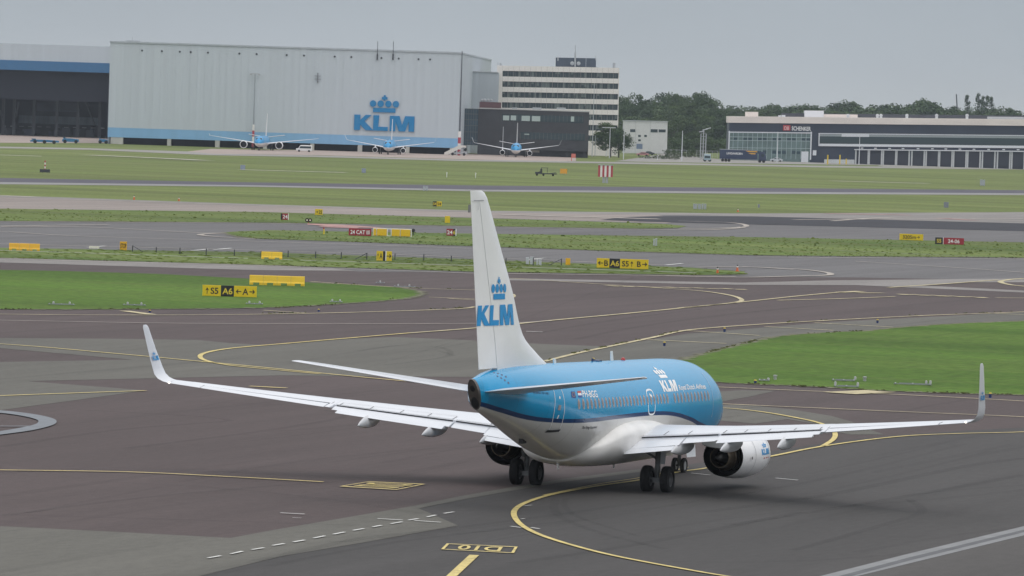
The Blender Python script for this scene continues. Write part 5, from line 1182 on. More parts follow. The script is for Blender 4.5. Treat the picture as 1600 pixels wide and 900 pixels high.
pbox(W, mb, 1279, 1640, 208, 209.4, .05, .5); pbox(W, mb, 1279, 1280.6, 208, 228, .05, .5); pbox(W, mb, 1279, 1640, 224.5, 228.4, .05, .5); mb.build('frame', WF, sw)
wb('blind_band', mat('grey_blind', (.30, .34, .36), .5), 1281, 1640, 209.8, 213, .25, .5, sw)
wb('white_panel', WF, 1315, 1358, 209.2, 213.3, .15, .24, sw)
wb('canopy', WF, 1335, 1640, 232.5, 234, -.4, .5)
DOCK = mat('dock_pillar', (.55, .57, .58), .7, var=.08, scale=.4); DDOOR = mat('dock_door', (.022, .026, .042), .6)
dxs = [1347, 1368, 1390, 1411, 1434.6, 1457, 1478, 1500, 1522, 1545, 1568.5, 1591, 1613]
for x in dxs:
    d = wb('loading_door', DDOOR, x-8.5, x+8.5, 235, 256, .35, .58, zmin=.4)
    mb = MB(); pbox(W, mb, x-10.8, x-8.6, 234.2, 250, .1, .58, zmin=0); mb.build('door_post', DOCK, d); mb = MB(); pbox(W, mb, x+8.6, x+10.8, 234.2, 250, .1, .58, zmin=0); mb.build('door_post', DOCK, d)
    mb = MB(); pbox(W, mb, x-2, x+2, 230, 231.6, 0, .58); mb.build('dock_lamp', WF, d)
wb('low_wall', DOCK, 1288, 1335, 249, 256, -1, .3, zmin=0)
wb('sign_disc', WF, 1270, 1275.5, 235, 243, .4, .58)
logo = wb('logo_panel', mat('logo_red', (.42, .05, .06), .5), 1223.5, 1235, 196, 204.5, .3, .56)
v, f, _ = text_polys('DB'); ua, zb = W.uw(1225.5, 202.8, .28); ub, zt_ = W.uw(1233, 197.7, .28); mb = MB(); mb.add([(ua+(ub-ua)*a, .28, zb+(zt_-zb)*b) for a, b in v], f); mb.build('lettering', mat('pale_red_letter', (.7, .5, .5), .5), logo, fixn=False)
v, f, _ = text_polys('SCHENKER'); ua, zb = W.uw(1237, 203.8, .5); ub, zt_ = W.uw(1267, 198.2, .5); mb = MB(); mb.add([(ua+(ub-ua)*a, .5, zb+(zt_-zb)*b) for a, b in v], f); mb.build('lettering', LETW, t, fixn=False)
RB = mat('roof_dark', (.05, .055, .07), .6)
for x0, x1, y0, m, v0 in ((1222, 1640, 177.5, RB, 30), (1165, 1184.5, 176, PALEB, 4), (1257, 1287, 173, WF, 28), (1217, 1220.5, 181, WF, 2), (1222, 1227, 180.5, WF, 2), (1287, 1340, 178.5, PALEB, 29), (1545, 1600, 179.5, STEEL2, 12)):
    wb('roof_unit', m, x0, x1, y0, 187, v0, v0+8)
for x in (1325, 1371, 1376.5, 1417, 1463.5, 1511):
    mb = MB(); u, z = W.uw(x, 184, 3); mb.box(u-.45, u+.45, 3, 3.7, z-.6, z+.8); mb.lathe([(0, 0), (0, .55), (.7, .55), (.7, 0)], (u, 3, z+.8), 'y', 12); mb.build('roof_vent', WF, t)
for x, lbm in ((1293, 'tall yellow bollard nearest the glass front of the navy warehouse'), (1312, 'tallest yellow bollard, in the middle of the low dock wall'), (1322, 'shorter yellow bollard right of the tallest one'), (1368, 'yellow bollard by the second loading dock, left of a close pair'), (1372, 'yellow bollard by the second loading dock, right of a close pair'), (1506, 'lone yellow bollard between the docks farther right')):
    p, s = place(x, 257); mb = MB(); mb.tube((0, 0, 0), (0, 0, (15 if x in (1312, 1293) else 9)/s), .22, n=8); o = mb.build('yellow_bollard', SIGNY, None, p); tag(o, lbm, 'bollard', 'yellow bollards at the warehouse')

# ------------------------------------------------------------------ vehicles
def wheels(t, xs, y0, y1, r, m=TYRE):
    for x in xs:
        for y in (y0, y1):
            mb = MB(); mb.lathe([(-.12, 0), (-.12, r*.6), (-.12, r), (.12, r), (.12, 0)], (x, y, r), 'y', 14); mb.build('wheel', m, t)
def car(px, yb, L_, label, col, kind='car', rot=0, d=None):
    p, s = place(px, yb); t = thing('parked_car' if kind == 'car' else 'parked_van', label, kind, p, facing(p)+rot)
    cm = mat('car_paint_%d_%d' % (int(col[0]*100), int(col[2]*100)), col, .35, coat=.5)
    w2 = .88; H = 1.45 if kind == 'car' else 2.1
    h = L_/2
    if kind == 'car': prof = [(-h, .35), (-h, .85), (-h*.82, .95), (-h*.55, 1.0), (-h*.28, H-.06), (0, H), (h*.35, H-.05), (h*.75, 1.0), (h, .9), (h, .35)]
    else: prof = [(-h, .4), (-h, 1.0), (-h*.72, 1.12), (-h*.5, H-.12), (-h*.3, H), (h*.9, H), (h*.98, H-.2), (h, .4)]
    def ring(y, k): return [(x, y, .35+(z-.35)*k) for x, z in prof]
    mb = MB(); mb.loft([ring(-w2+.08, .97), ring(-w2, .9), ring(-w2+.02, .99)][1:2]+[ring(-w2+.1, 1.0), ring(w2-.1, 1.0), ring(w2, .9)], 0, False); mb.build('body', cm, t)
    mb = MB()
    if kind == 'car': gl = [(-h*.5, 1.0), (-h*.27, H-.12), (h*.33, H-.12), (h*.66, 1.0)]
    else: gl = [(-h*.62, 1.15), (-h*.47, H-.25), (h*.85, H-.28), (h*.85, 1.15)]
    mb.prism([(x, -w2-.01, z*.97) for x, z in gl], (0, .03, 0)); mb.prism([(x, w2-.02, z*.97) for x, z in gl], (0, .03, 0)); mb.build('window', GL, t)
    wheels(t, (-h*.62, h*.62), -w2+.06, w2-.06, .33)
    return t
car(475, 237.5, 4.9, 'white van parked in front of the hangar doors', (.72, .72, .72), 'van')
car(1213, 253, 4.2, 'silver grey car parked behind the truck cab by the glass front', (.5, .53, .56))
car(1272, 254, 4.4, 'white car parked right of the glass entrance', (.75, .76, .78))
car(1004, 244, 4.4, 'pale red car in the car park in front of the white hall', (.5, .22, .24)); car(1013, 242.5, 4.4, 'dark car right of the pale red one', (.05, .06, .07)); car(1021, 240, 4.6, 'white car in the car park, farthest right', (.7, .72, .75))
# truck with curtain trailer
p, s = place(1160, 253.5); t = thing('lorry', 'dark blue curtain-sided lorry with white lettering and orange wedge stripes', 'lorry', p, facing(p))
TB = mat('truck_blue', (.02, .035, .085), .45); W3 = lambda x: (x-1160)/s
mb = MB(); mb.box(W3(1124), W3(1183), -1.25, 1.25, 1.0, 4.0); tr = mb.build('trailer', TB, t)
mb = MB(); mb.box(W3(1124)-.02, W3(1183)+.02, -1.28, 1.28, 4.0, 4.12); mb.box(W3(1124), W3(1183), -1.0, 1.0, .8, .99); mb.build('trailer_frame', STEEL2, tr)
v, f, _ = text_polys('LINGAARDEN'); mb = MB(); mb.add([(W3(1135)+(W3(1159.5)-W3(1135))*a, -1.27, 2.45+.72*b) for a, b in v], f); mb.build('lettering', LETW, tr, fixn=False)
mb = MB(); 
for a, b, z in ((1164, 1182.5, 3.45), (1168.5, 1180, 2.75)): mb.prism([(W3(a), -1.27, z+.35), (W3(a)+1.0, -1.27, z), (W3(b), -1.27, z), (W3(b), -1.27, z+.35)], (0, .015, 0))
mb.build('stripe', mat('orange_stripe', (.7, .38, .03), .5), tr)
mb = MB(); rr = [[(W3(1185), y, z) for y, z in ((-1.2, .6), (1.2, .6), (1.2, 3.7), (-1.2, 3.7))], [(W3(1194), y, z) for y, z in ((-1.2, .6), (1.2, .6), (1.2, 3.5), (-1.2, 3.5))], [(W3(1196.5), y, z) for y, z in ((-1.15, .6), (1.15, .6), (1.1, 2.0), (-1.1, 2.0))]]
mb.loft(rr, 0, False); cb = mb.build('cab', TB, t); mb = MB(); mb.box(W3(1189), W3(1193.5), -1.23, -1.2, 2.0, 2.9); mb.build('window', GL, cb)
wheels(t, [W3(x) for x in (1129, 1134, 1139, 1187, 1193)], -1.1, 1.1, .5)
# second truck end left of the trailer
p, s = place(1105, 252.5); t = thing('box_lorry', 'small pale blue fronted box lorry left of the dark trailer', 'lorry', p, facing(p)); mb = MB(); mb.box(-5.2/s, 5.4/s, -1.2, 5, .9, 12/s); mb.build('box', mat('pale_lorry', (.45, .52, .55), .5), t)
mb = MB(); mb.box(-5/s, 5.2/s, -2.2, -1.25, .5, 10/s); cb = mb.build('cab', mat('lorry_cab', (.3, .4, .45), .5), t); mb = MB(); mb.box(-4.2/s, 4.4/s, -2.25, -2.21, 5.5/s, 9/s); mb.build('window', GL, cb); wheels(t, (-3.8/s, 3.8/s), -1.8, 2.5, .5)
# blue tugs and ground equipment at the left
TUG = mat('equipment_blue', (.02, .16, .33), .5, var=.15, scale=1)
def tug(x0, x1, yb, h, label, cabx=.1, nw=3):
    xc = (x0+x1)/2; p, s = place(xc, yb); Wd = (x1-x0)/s; t = thing('aircraft_tug', label, 'tug', p, facing(p)); H = h/s
    mb = MB(); mb.prism([(-Wd/2, -1.3, .5), (Wd/2, -1.3, .5), (Wd/2, -1.3, H*.7), (Wd*.1, -1.3, H*.8), (-Wd*.4, -1.3, H*.8), (-Wd/2, -1.3, H*.6)], (0, 2.6, 0)); mb.build('body', TUG, t)
    mb = MB(); mb.box(-Wd*.45, -Wd*.3, -1.1, 1.1, H*.8, H); c = mb.build('cab', TUG, t); mb = MB(); mb.box(-Wd*.44, -Wd*.31, -1.12, -1.1, H*.82, H*.96); mb.build('window', GL, c)
    wheels(t, [-Wd*.33+Wd*.66*k/(nw-1) for k in range(nw)], -1.25, 1.25, .55)
tug(47, 92, 224.5, 7.5, 'long low blue aircraft tug at the far left hangar front', nw=3); tug(97, 123, 224, 9.5, 'short blue tug with equipment on top, middle of the three', nw=2); tug(154, 168, 224.5, 9, 'blue ground power unit beside the hangar corner', nw=2)
# mobile stairs
p, s = place(712, 243); t = thing('boarding_stairs', 'white mobile boarding stairs parked at the right corner of the hangar', 'stairs', p, facing(p)); q = lambda x: (x-712)/s
SW = mat('stairs_white', (.66, .64, .60), .5)
for y in (-1.2, 1.1): mb = MB(); mb.prism([(q(694), y, 1/s), (q(700), y, 1/s), (q(722), y, 13/s), (q(728), y, 13/s), (q(728), y, 16/s), (q(716), y, 16/s), (q(694), y, 4/s)], (0, .1, 0)); mb.build('side_panel', SW, t)
mb = MB()
for k in range(14): mb.box(q(699+k*1.6), q(701+k*1.6), -1.1, 1.1, (1.5+k*.9)/s, (2.1+k*.9)/s)
mb.box(q(722), q(728), -1.1, 1.1, 12.6/s, 13.2/s); mb.build('steps', STEEL2, t)
mb = MB(); mb.box(q(703), q(730), -1, 1, .5, 1.0); mb.box(q(722), q(729), -1, 1, 1.0, 7/s); mb.tube((q(726), -1, 1), (q(720), -1, 12/s), .1); mb.tube((q(716), -1, 1), (q(726), -1, 12/s), .1); mb.build('chassis', STEEL2, t); wheels(t, (q(707), q(725)), -1, 1, .45)
# red flag marker on apron
p, s = place(893, 251.5); mb = MB(); mb.tube((0, 0, 0), (0, 0, 2.2), .12); mb.box(-.1, 1.2, -.05, .05, 1.0, 2.2); o = mb.build('wind_flag', mat('flag_orange', (.6, .16, .12), .6), None, p, facing(p)); tag(o, 'small red and white flag marker at the right end of the far apron', 'flag')

# ------------------------------------------------------------------ masts and lamp posts
def mast(px, yt, yb, label, r=.12, striped=0, head=None, m=None, depth=None, group=None, name='lamp_mast', cat='mast'):
    p, s = place(px, yb)
    if depth: p = B(px, yb, depth); p.z = 0; s = F/depth; H = B(px, yt, depth).z
    else: H = (yb-yt)/s
    t = thing(name, label, cat, p, facing(p), group); b0 = 0
    if striped:
        for k in range(striped):
            mb = MB(); z0 = H*.0+k*1.9; mb.tube((0, 0, z0), (0, 0, z0+1.9), r*2.2, n=10); mb.build('mast_band', (WR, WW)[k % 2], t)
        b0 = striped*1.9
    mb = MB(); mb.tube((0, 0, b0), (0, 0, H), r*1.3, r*.7, n=8); mb.build('pole', m or STEEL2, t)
    if head == 'T':
        mb = MB(); mb.box(-1.6, 1.6, -.1, .1, H, H+.25); mb.box(-1.7, -.9, -.3, .3, H-.3, H); mb.box(.9, 1.7, -.3, .3, H-.3, H); mb.build('lamp_head', STEEL2, t)
    elif head == 'L':
        mb = MB(); mb.box(-1.4, 0, -.08, .08, H, H+.15); mb.box(-1.7, -.8, -.2, .2, H-.05, H+.1); mb.build('lamp_head', STEEL2, t)
    elif head == 'W':
        mb = MB(); mb.box(-2.6, 1.8, -.15, .15, H, H+.22); mb.build('lamp_head', WF, t)
    return t
mast(395, 116, 232, 'tall grey floodlight mast with a red and white foot left of the first parked jet', .17, 4, 'T', mat('mast_grey', (.30, .33, .36), .6))
mast(717, 80, 243, 'very tall dark lattice mast at the right corner of the big hangar', .22, 4, None, mat('mast_dark', (.10, .11, .13), .6))
mast(785, 198, 243, 'thin pale pole left of the third parked jet', .09, m=WF); mast(925, 130, 245, 'tall thin pole in front of the right half of the white office block', .11); mast(929.5, 212, 245, 'short pole right beside the tall one by the dark office', .09)
mast(952, 200, 247, 'pale pole with a flat lamp arm in front of the round tree', .13, head='W', m=WF); mast(947, 201, 245, 'thin pole just left of the flat-armed lamp', .09, m=WF); mast(974, 203, 249, 'pale slender pole at the right edge of the round tree', .12, m=WF)
mast(1065, 204, 252, 'pale slender pole right of the white hall', .12, m=WF); mast(1058, 194, 235, 'thin lamp post before the wood right of the white hall', .09, head='L'); mast(1083.5, 197, 235, 'very thin post before the wood further right', .07)
mast(1214, 206, 254, 'pale slender pole in front of the glass front', .12, m=WF); mast(1136, 193, 240, 'pale pole at the left end of the warehouse', .1, m=WF); mast(1342, 213, 257, 'pale slender pole before the first loading docks', .12, m=WF)
mast(1540.5, 213, 259, 'pale slender pole before the right loading docks', .12, m=WF); mast(1443.5, 214, 257, 'very thin dark pole before the middle loading docks', .06); mast(1027.5, 240, 250, 'short white pole in the hedge right of the white hall', .08, m=WF)
# twin steel tower with slanted white tops
p, s = place(1100, 251); t = thing('sensor_tower', 'open steel tower with white slanted tops left of the dark lorry', 'tower', p, facing(p)); H = 45/s
for x in (-6, -2, 2): mb = MB(); mb.box(x/s-.15, x/s+.15, -.2, .2, 0, (46-abs(x+2))/s); mb.build('leg', STEEL2, t)
mb = MB()
for k in range(8): mb.box(-6/s, 2/s, -.1, .1, (5+k*5.4)/s, (5.5+k*5.4)/s)
mb.build('cross_bracing', STEEL2, t)
for x, z in ((-5, 44), (0, 47), (5, 49)): mb = MB(); mb.prism([((x-4)/s, -.3, z/s), ((x+4)/s, -.3, (z+2)/s), ((x+4)/s, -.3, (z+3)/s), ((x-4)/s, -.3, (z+1)/s)], (0, .8, 0)); mb.build('top_panel', WF, t)
# crane jib far beyond
p = B(1497, 180, 2900); H = B(1493, 147, 2900).z; mb = MB(); mb.tube((1.5, 0, 0), (-1.3, 0, H), .5, .35, n=6); o = mb.build('crane_jib', mat('crane_grey', (.12, .13, .15), .6), None, (p.x, p.y, 0), facing(p)); tag(o, 'thin leaning crane jib rising above the distant trees at right', 'crane')
# low fence in front of hall and wood
posts = []
P0 = B(1040, 246, 1960); P1_ = B(1137, 250, 1960); t = thing('security_fence', 'long low grey fence between the white hall and the warehouse', 'fence', (P0.x, P0.y, 0)); d = Vector((P1_.x-P0.x, P1_.y-P0.y, 0))
for k in range(13): q_ = d*(k/12); mb = MB(); mb.tube((q_.x, q_.y, 0), (q_.x, q_.y, 2.6), .06, n=6); mb.build('post', STEEL2, t)
mb = MB()
for z in (.5, 1.1, 1.7, 2.3, 2.6): mb.tube((0, 0, z), (d.x, d.y, z), .03, n=5)
mb.build('wire', STEEL2, t)

# ------------------------------------------------------------------ parked jets at the hangar
def jet(px, yb, span, length, height, er, rot, label, tail=1):
    p, s = place(px, yb); t = thing('parked_jet', label, 'airplane', p, facing(p)+rot, 'small jets parked in front of the hangar')
    fr = 1.62; fz = 2.75; L_ = length; hs = span/2                   # nose towards -y
    LV = mat('jet_fuselage_paint', (.76, .76, .76), .4); m = MATS['jet_fuselage_paint']
    BT = mat('jet_blue', (.0, .27, .58), .35, coat=.3)
    mb = MB(); rings = []
    ys = [(0, .02, -.5), (.3, .5, -.42), (1, .95, -.25), (2.2, 1.35, -.08), (3.8, 1.58, 0), (5.5, fr, 0), (L_*.7, fr, 0), (L_*.8, 1.35, .3), (L_*.9, .85, .75), (L_*.97, .4, 1.05), (L_, .15, 1.1)]
    def rg(half):
        out = []
        for y, r, dz in ys:
            if half: out.append([(r*1.002*math.cos(a), y, fz+dz+r*1.03*math.sin(a)) for a in [R(-14)+k*R(208)/20 for k in range(21)]])
            else: out.append([(r*math.cos(a), y, fz+dz+r*1.03*math.sin(a)) for a in [k*2*math.pi/28 for k in range(28)]])
        return out
    mb.loft(rg(False)); mb.build('fuselage', LV, t)
    mb = MB(); rr = [[(x*1.012, y-.01, z+(.02)) for x, y, z in r] for r in rg(True)]; mb.loft(rr, 0, True, False, False, False); mb.build('blue_upper_skin', BT, t)
    mb = MB(); mb.prism([(-1.0, 1.35, fz+.62), (1.0, 1.35, fz+.62), (.82, 1.9, fz+1.12), (-.82, 1.9, fz+1.12)], (0, -.12, .05)); mb.build('cockpit_window', GL, t)
    wz = 2.0; wy = L_*.42
    for sg in (1, -1):
        mb = MB(); rr = []
        for f_, yl, c, z, th in ((0, wy-1.5, 6.2, wz, .5), (.12, wy-.4, 5.4, wz+.15, .5), (.38, wy+2.2, 3.4, wz+.75, .3), (1, wy+7.6, 1.3, wz+2.05, .1)):
            x = sg*hs*f_; rr.append([(x, yl, z), (x, yl+c*.2, z+th*.6), (x, yl+c*.6, z+th*.4), (x, yl+c, z), (x, yl+c*.6, z-th*.35), (x, yl+c*.2, z-th*.4)])
        mb.loft(rr, 0, True); w_ = mb.build('wing', WINGM, t)
        mb = MB(); rr = []
        tz = wz+2.05
        for x, z, yl, c in ((hs, tz, wy+7.6, 1.3), (hs+.25*tail, tz+.3, wy+7.9, 1.1), (hs+.9*tail, tz+1.7*tail if tail > .5 else tz+.5, wy+8.9, .45)):
            rr.append([(sg*x, yl, z), (sg*x+.05, yl+c*.5, z+.04), (sg*x, yl+c, z), (sg*x-.05, yl+c*.5, z-.04)])
        mb.loft(rr); mb.build('winglet', WHITE, w_)
        ex = sg*hs*.325 if er > .9 else sg*4.3; ezz = er+.55
        mb = MB(); mb.lathe([(0, er*.86), (-.1, er*.93), (0, er), (.6, er*1.07), (1.6, er*1.06), (2.8, er*.85), (2.8, er*.7), (3.4, er*.4), (3.6, 0)], (ex, wy-3.4, ezz), 'y', 24); e = mb.build('engine', WHITE, t)
        mb = MB(); mb.lathe([(.0, er*.86), (.5, er*.84), (.5, er*.25), (.2, 0)], (ex, wy-3.4, ezz), 'y', 22); mb.build('fan', BLACK, e)
        mb = MB(); mb.box(ex-.15, ex+.15, wy-2.6, wy+1, ezz+er*.9, wz+.75); mb.build('pylon', WHITE, e)
        mb = MB(); rr = []
        for x, yl, c, z in ((.3, L_*.885, 3.2, fz+1.2), (5.6, L_*.95, 1.4, fz+1.95)): rr.append([(sg*x, yl, z), (sg*x, yl+c*.4, z+.12), (sg*x, yl+c, z), (sg*x, yl+c*.4, z-.1)])
        mb.loft(rr); mb.build('tailplane', WINGM, t)
        mb = MB(); mb.tube((sg*2.9, wy+3.5, .5), (sg*2.9, wy+3.4, wz+.2), .13); g = mb.build('main_landing_gear', STEEL, t)
        for dx in (-.32, .32): mb = MB(); mb.lathe([(-.16, 0), (-.16, .5), (.16, .5), (.16, 0)], (sg*2.9+dx, wy+3.5, .5), 'y' if False else 'x', 16); mb.build('wheel', TYRE, g)
    mb = MB(); mb.tube((0, 3.6, .3), (0, 3.6, 1.4), .09); g = mb.build('nose_landing_gear', STEEL, t)
    for dx in (-.18, .18): mb = MB(); mb.lathe([(-.09, 0), (-.09, .3), (.09, .3), (.09, 0)], (dx, 3.6, .3), 'x', 14); mb.build('wheel', TYRE, g)
    mb = MB(); rr = []
    for z, y0_, c, th in ((fz+1.2, L_*.80, 6.6, .22), (fz+2.0, L_*.845, 5.0, .2), (height-.2, L_*.955, 2.2, .12), (height, L_*.965, 1.9, .1)):
        rr.append([(0, y0_, z), (th, y0_+c*.35, z), (0, y0_+c, z), (-th, y0_+c*.35, z)])
    mb.loft(rr); mb.build('fin', WHITE, t)
jet(403.5, 235.5, 33.6, 41, 11.3, 1.12, R(-3.6), 'blue topped regional jet with very large engines, leftmost of the parked jets', .25)
jet(605.5, 242.0, 26.8, 36, 10.8, .78, R(-2.0), 'blue topped regional jet parked under the hangar logo, middle of the three', 1)
jet(805.5, 246, 26.8, 36, 10.8, .78, R(-.5), 'blue topped regional jet in front of the dark office, rightmost of the parked jets', 1)

# ------------------------------------------------------------------ trees
def leafmat(name, a, b):
    m = mat(name, a, .8, col2=b, scale=.35, detail=3, spec=.15); return m
LF = [leafmat('leaf_dark', (.022, .045, .018), (.06, .10, .032)), leafmat('leaf_mid', (.035, .065, .022), (.085, .125, .042)), leafmat('leaf_pale', (.05, .085, .035), (.10, .14, .06))]
BARK = mat('bark', (.07, .055, .045), .9, var=.2, scale=2)
def tree_proto(kind, H, Wd, n, seed, lf, base=.15, name='broadleaf_tree', leaf=.75):
    r = random.Random(seed); root = bpy.data.objects.new(name, None); C.objects.link(root)
    mb = MB(); mb.tube((0, 0, 0), (0, 0, H*.55), H*.022, H*.012, n=7)
    lobes = []
    if kind == 'poplar':
        for k in range(16): z = H*(.12+.85*k/15); lobes.append((r.uniform(-.1, .1)*Wd, r.uniform(-.1, .1)*Wd, z, Wd*.42*math.sin(math.pi*min(.93, .18+.8*k/15))**.8+.3))
    else:
        for k in range(22):
            a = r.uniform(0, 2*math.pi); rad = Wd*.5*math.sqrt(r.random())*.75; f = 1-(rad/(Wd*.5))**2*.5
            z = H*(base+(.93-base)*r.uniform(.12, 1)*f); lobes.append((rad*math.cos(a), rad*math.sin(a), z, Wd*r.uniform(.13, .24)))
    for lx, ly, lz, lr in lobes[::3]: mb.tube((0, 0, H*.25), (lx*.8, ly*.8, lz), H*.008, H*.003, n=5)
    mb.build('trunk', BARK, root)
    mb = MB(); per = n//len(lobes)
    for lx, ly, lz, lr in lobes:
        for k in range(per):
            d = Vector((r.gauss(0, 1), r.gauss(0, 1), r.gauss(0, 1))).normalized(); q = lr*r.uniform(.45, 1.12); c = Vector((lx, ly, lz))+Vector((d.x*q, d.y*q, d.z*q*.85))
            a = Vector((r.gauss(0, 1), r.gauss(0, 1), r.gauss(0, 1))).normalized(); b = a.cross(d).normalized() if abs(a.dot(d)) < .98 else a.orthogonal(); sz = leaf*r.uniform(.6, 1.4)
            a = (a*.6+d.orthogonal().normalized()*.7).normalized(); mb.add([c-a*sz*.5, c+b*sz*.42, c+a*sz*.5, c-b*sz*.38+d*sz*.15], [(0, 1, 2, 3)])
    mb.build('crown', lf, root, fixn=False)
    return root
protos = [tree_proto('b', 20, 15, 3600, 1, LF[0], leaf=.85), tree_proto('b', 20, 12, 3000, 2, LF[1], leaf=.85), tree_proto('b', 18, 16, 3600, 3, LF[0], leaf=.85), tree_proto('b', 16, 13, 3000, 4, LF[2], leaf=.85), tree_proto('b', 22, 13, 3400, 5, LF[1], leaf=.85)]
poplar = tree_proto('poplar', 24, 6, 1100, 6, LF[0], name='poplar_tree')
used = set()
def put(proto, px, ytop, depth, label, cat, group, wscale=1):
    q = B(px, ytop, depth); Hh = q.z; base = {0: 20, 1: 20, 2: 18, 3: 16, 4: 22}.get(protos.index(proto) if proto in protos else -1, 24)
    k = max(.2, Hh/(base*.97)); sc = (k*wscale, k*wscale, k); loc = (q.x, q.y, 0); rz = random.uniform(0, 6.28)
    if proto.name not in used:
        used.add(proto.name); proto.location = loc; proto.rotation_euler = (0, 0, rz); proto.scale = sc; o = proto
    else: o = copy_tree(proto, loc, rz, scale=sc)
    o['label'] = label; o['category'] = cat
    if group: o['group'] = group
    return o
# skyline profile of the wood (px, y of crown top)
sky1 = [(966, 151), (980, 149), (996, 148), (1017, 151), (1032, 150), (1045, 148), (1054, 146), (1064, 145.5), (1074, 152), (1085, 142), (1092, 144), (1105, 150), (1112, 156)]
lab1 = 'dark green tree in the tall wood between the office block and the warehouse'; g1 = 'trees of the tall wood right of the office block'
for i, (x, y) in enumerate(sky1): put(protos[i % 3 if i % 2 else 4], x, y+random.uniform(-1, 1), 2650+random.uniform(-60, 60), lab1, 'tree', g1, .9)
for i in range(26):
    x = 962+i*6.6+random.uniform(-2, 2); put(random.choice(protos), x, 164+random.uniform(-6, 5), 2480+random.uniform(-50, 50), lab1, 'tree', g1, 1.0)
for i in range(24):
    x = 966+i*7.4+random.uniform(-2, 2); put(random.choice(protos), x, 182+random.uniform(-5, 5), 2330+random.uniform(-40, 40), lab1, 'tree', g1, 1.3)
sky2 = [(1120, 168), (1133, 166), (1148, 170), (1160, 172), (1172, 166), (1185, 164), (1197, 166), (1211, 163), (1222, 166), (1234, 165), (1246, 160), (1258, 166), (1268, 164), (1280, 165), (1292, 166), (1304, 165), (1318, 163), (1328, 158), (1340, 160), (1350, 163), (1362, 168), (1376, 166), (1390, 163), (1400, 166), (1412, 163), (1420, 159), (1430, 161), (1441, 155), (1453, 154), (1466, 165), (1478, 167), (1490, 168), (1503, 172), (1520, 170), (1535, 170), (1548, 170), (1562, 172), (1573, 168), (1586, 173), (1600, 173), (1618, 170), (1640, 168)]
lab2 = 'hazy green tree in the distant row behind the warehouse'; g2 = 'trees of the distant row behind the warehouse'
for i, (x, y) in enumerate(sky2):
    put(protos[(i*2) % 5], x, y, 2850+random.uniform(-80, 80), lab2, 'tree', g2, 1.15)
    put(protos[(i*3+1) % 5], x+6, y+6, 2700+random.uniform(-80, 80), lab2, 'tree', g2, 1.5)
for i, (x, y, lb) in enumerate(((1512, 151, 'tall slender poplar standing alone, leftmost of the poplars at right'), (1529, 148.5, 'tallest poplar in the tight group at right'), (1536, 153, 'poplar second in the tight group at right'), (1542, 152, 'poplar third in the tight group at right'), (1550, 154, 'poplar at the right end of the tight group'))):
    put(poplar, x, y, 2900+i*6, lb, 'poplar', None, .8)
put(protos[1], 955, 189, 1865, 'round bright green tree in front of the white office block', 'tree', None, 1.6)
put(protos[2], 968, 201, 1855, 'lower bushy tree at the left edge of the white hall', 'tree', None, 1.1)
# hedge and bushes
bush = tree_proto('b', 5, 5, 500, 9, LF[1], .0, 'bush', .45)
def putb(px, yt, depth, k, label, group):
    q = B(px, yt, depth); h = max(.8, q.z); sc = (h/4.8*k, h/4.8*k, h/4.8)
    if 'bush' not in used: used.add('bush'); bush.location = (q.x, q.y, 0); bush.scale = sc; o = bush
    else: o = copy_tree(bush, (q.x, q.y, 0), random.uniform(0, 6), scale=sc)
    o['label'] = label; o['category'] = 'bush'; o['group'] = group
for i in range(15): putb(1000+i*4.2, 243+random.uniform(-2, 2), 1850+random.uniform(-15, 15), 1.3, 'low green bush in the hedge below the white hall', 'bushes below the white hall')
for i in range(11): putb(1043+i*5.4, 231+random.uniform(-5, 6), 1965+random.uniform(-15, 15), 1.2, 'green bush along the fence between hall and tower', 'bushes along the fence')
for i in range(16): putb(1042+i*6.6, 213+random.uniform(-2, 2), 2220+random.uniform(-15, 15), 1.5, 'pale green bush at the foot of the tall wood', 'bushes at the foot of the wood')

# ------------------------------------------------------------------ grass tufts and weeds (nobody could count them)
def tufts(name, label, cat, pts, m, hmin, hmax, wd):
    r = random.Random(5); mb = MB()
    for p in pts:
        h = r.uniform(hmin, hmax); w_ = wd*r.uniform(.6, 1.4)
        for k in range(2):
            a = FACE+r.uniform(-.9, .9); d = Vector((math.cos(a), math.sin(a), 0))*w_/2; lean = Vector((r.uniform(-.3, .3)*h, r.uniform(-.3, .3)*h, h))
            mb.add([p-d, p+d, p+lean+d*.3, p+lean-d*.5], [(0, 1, 2, 3)])
    o = mb.build(name, m, fixn=False); tag(o, label, cat, kind='stuff'); return o
def scatter_poly(poly, n, seed, z=GZ):
    r = random.Random(seed); out = []; xs = [max(-40, min(1640, p[0])) for p in poly]; ys = [p[1] for p in poly]
    x0, x1, y0, y1 = min(xs), max(xs), min(ys), min(940, max(ys))
    def inside(x, y):
        c = False; j = len(poly)-1
        for i in range(len(poly)):
            xi, yi = poly[i]; xj, yj = poly[j]
            if (yi > y) != (yj > y) and x < (xj-xi)*(y-yi)/(yj-yi)+xi: c = not c
            j = i
        return c
    while len(out) < n:
        x, y = r.uniform(x0, x1), r.uniform(y0, y1)
        if inside(x, y): out.append(G(x, y, z))
    return out
WEED = mat('weed_green', (.14, .20, .05), .9, col2=(.24, .27, .10), scale=.6, spec=.1); WEED2 = mat('weed_dark', (.10, .155, .035), .9, col2=(.19, .22, .07), scale=.4, spec=.1)
tufts('grass', 'rough grass tufts on the middle verges between the taxiways', 'grass', scatter_poly(isl['B'], 1500, 1)+scatter_poly(isl['A'], 500, 2), WEED, .03, .10, .35)
tufts('weeds', 'darker weeds growing in the middle verges', 'weeds', scatter_poly(isl['B'], 70, 3)+scatter_poly(isl['A'], 22, 4)+scatter_poly(isl['C'], 10, 8), WEED2, .08, .22, .5)
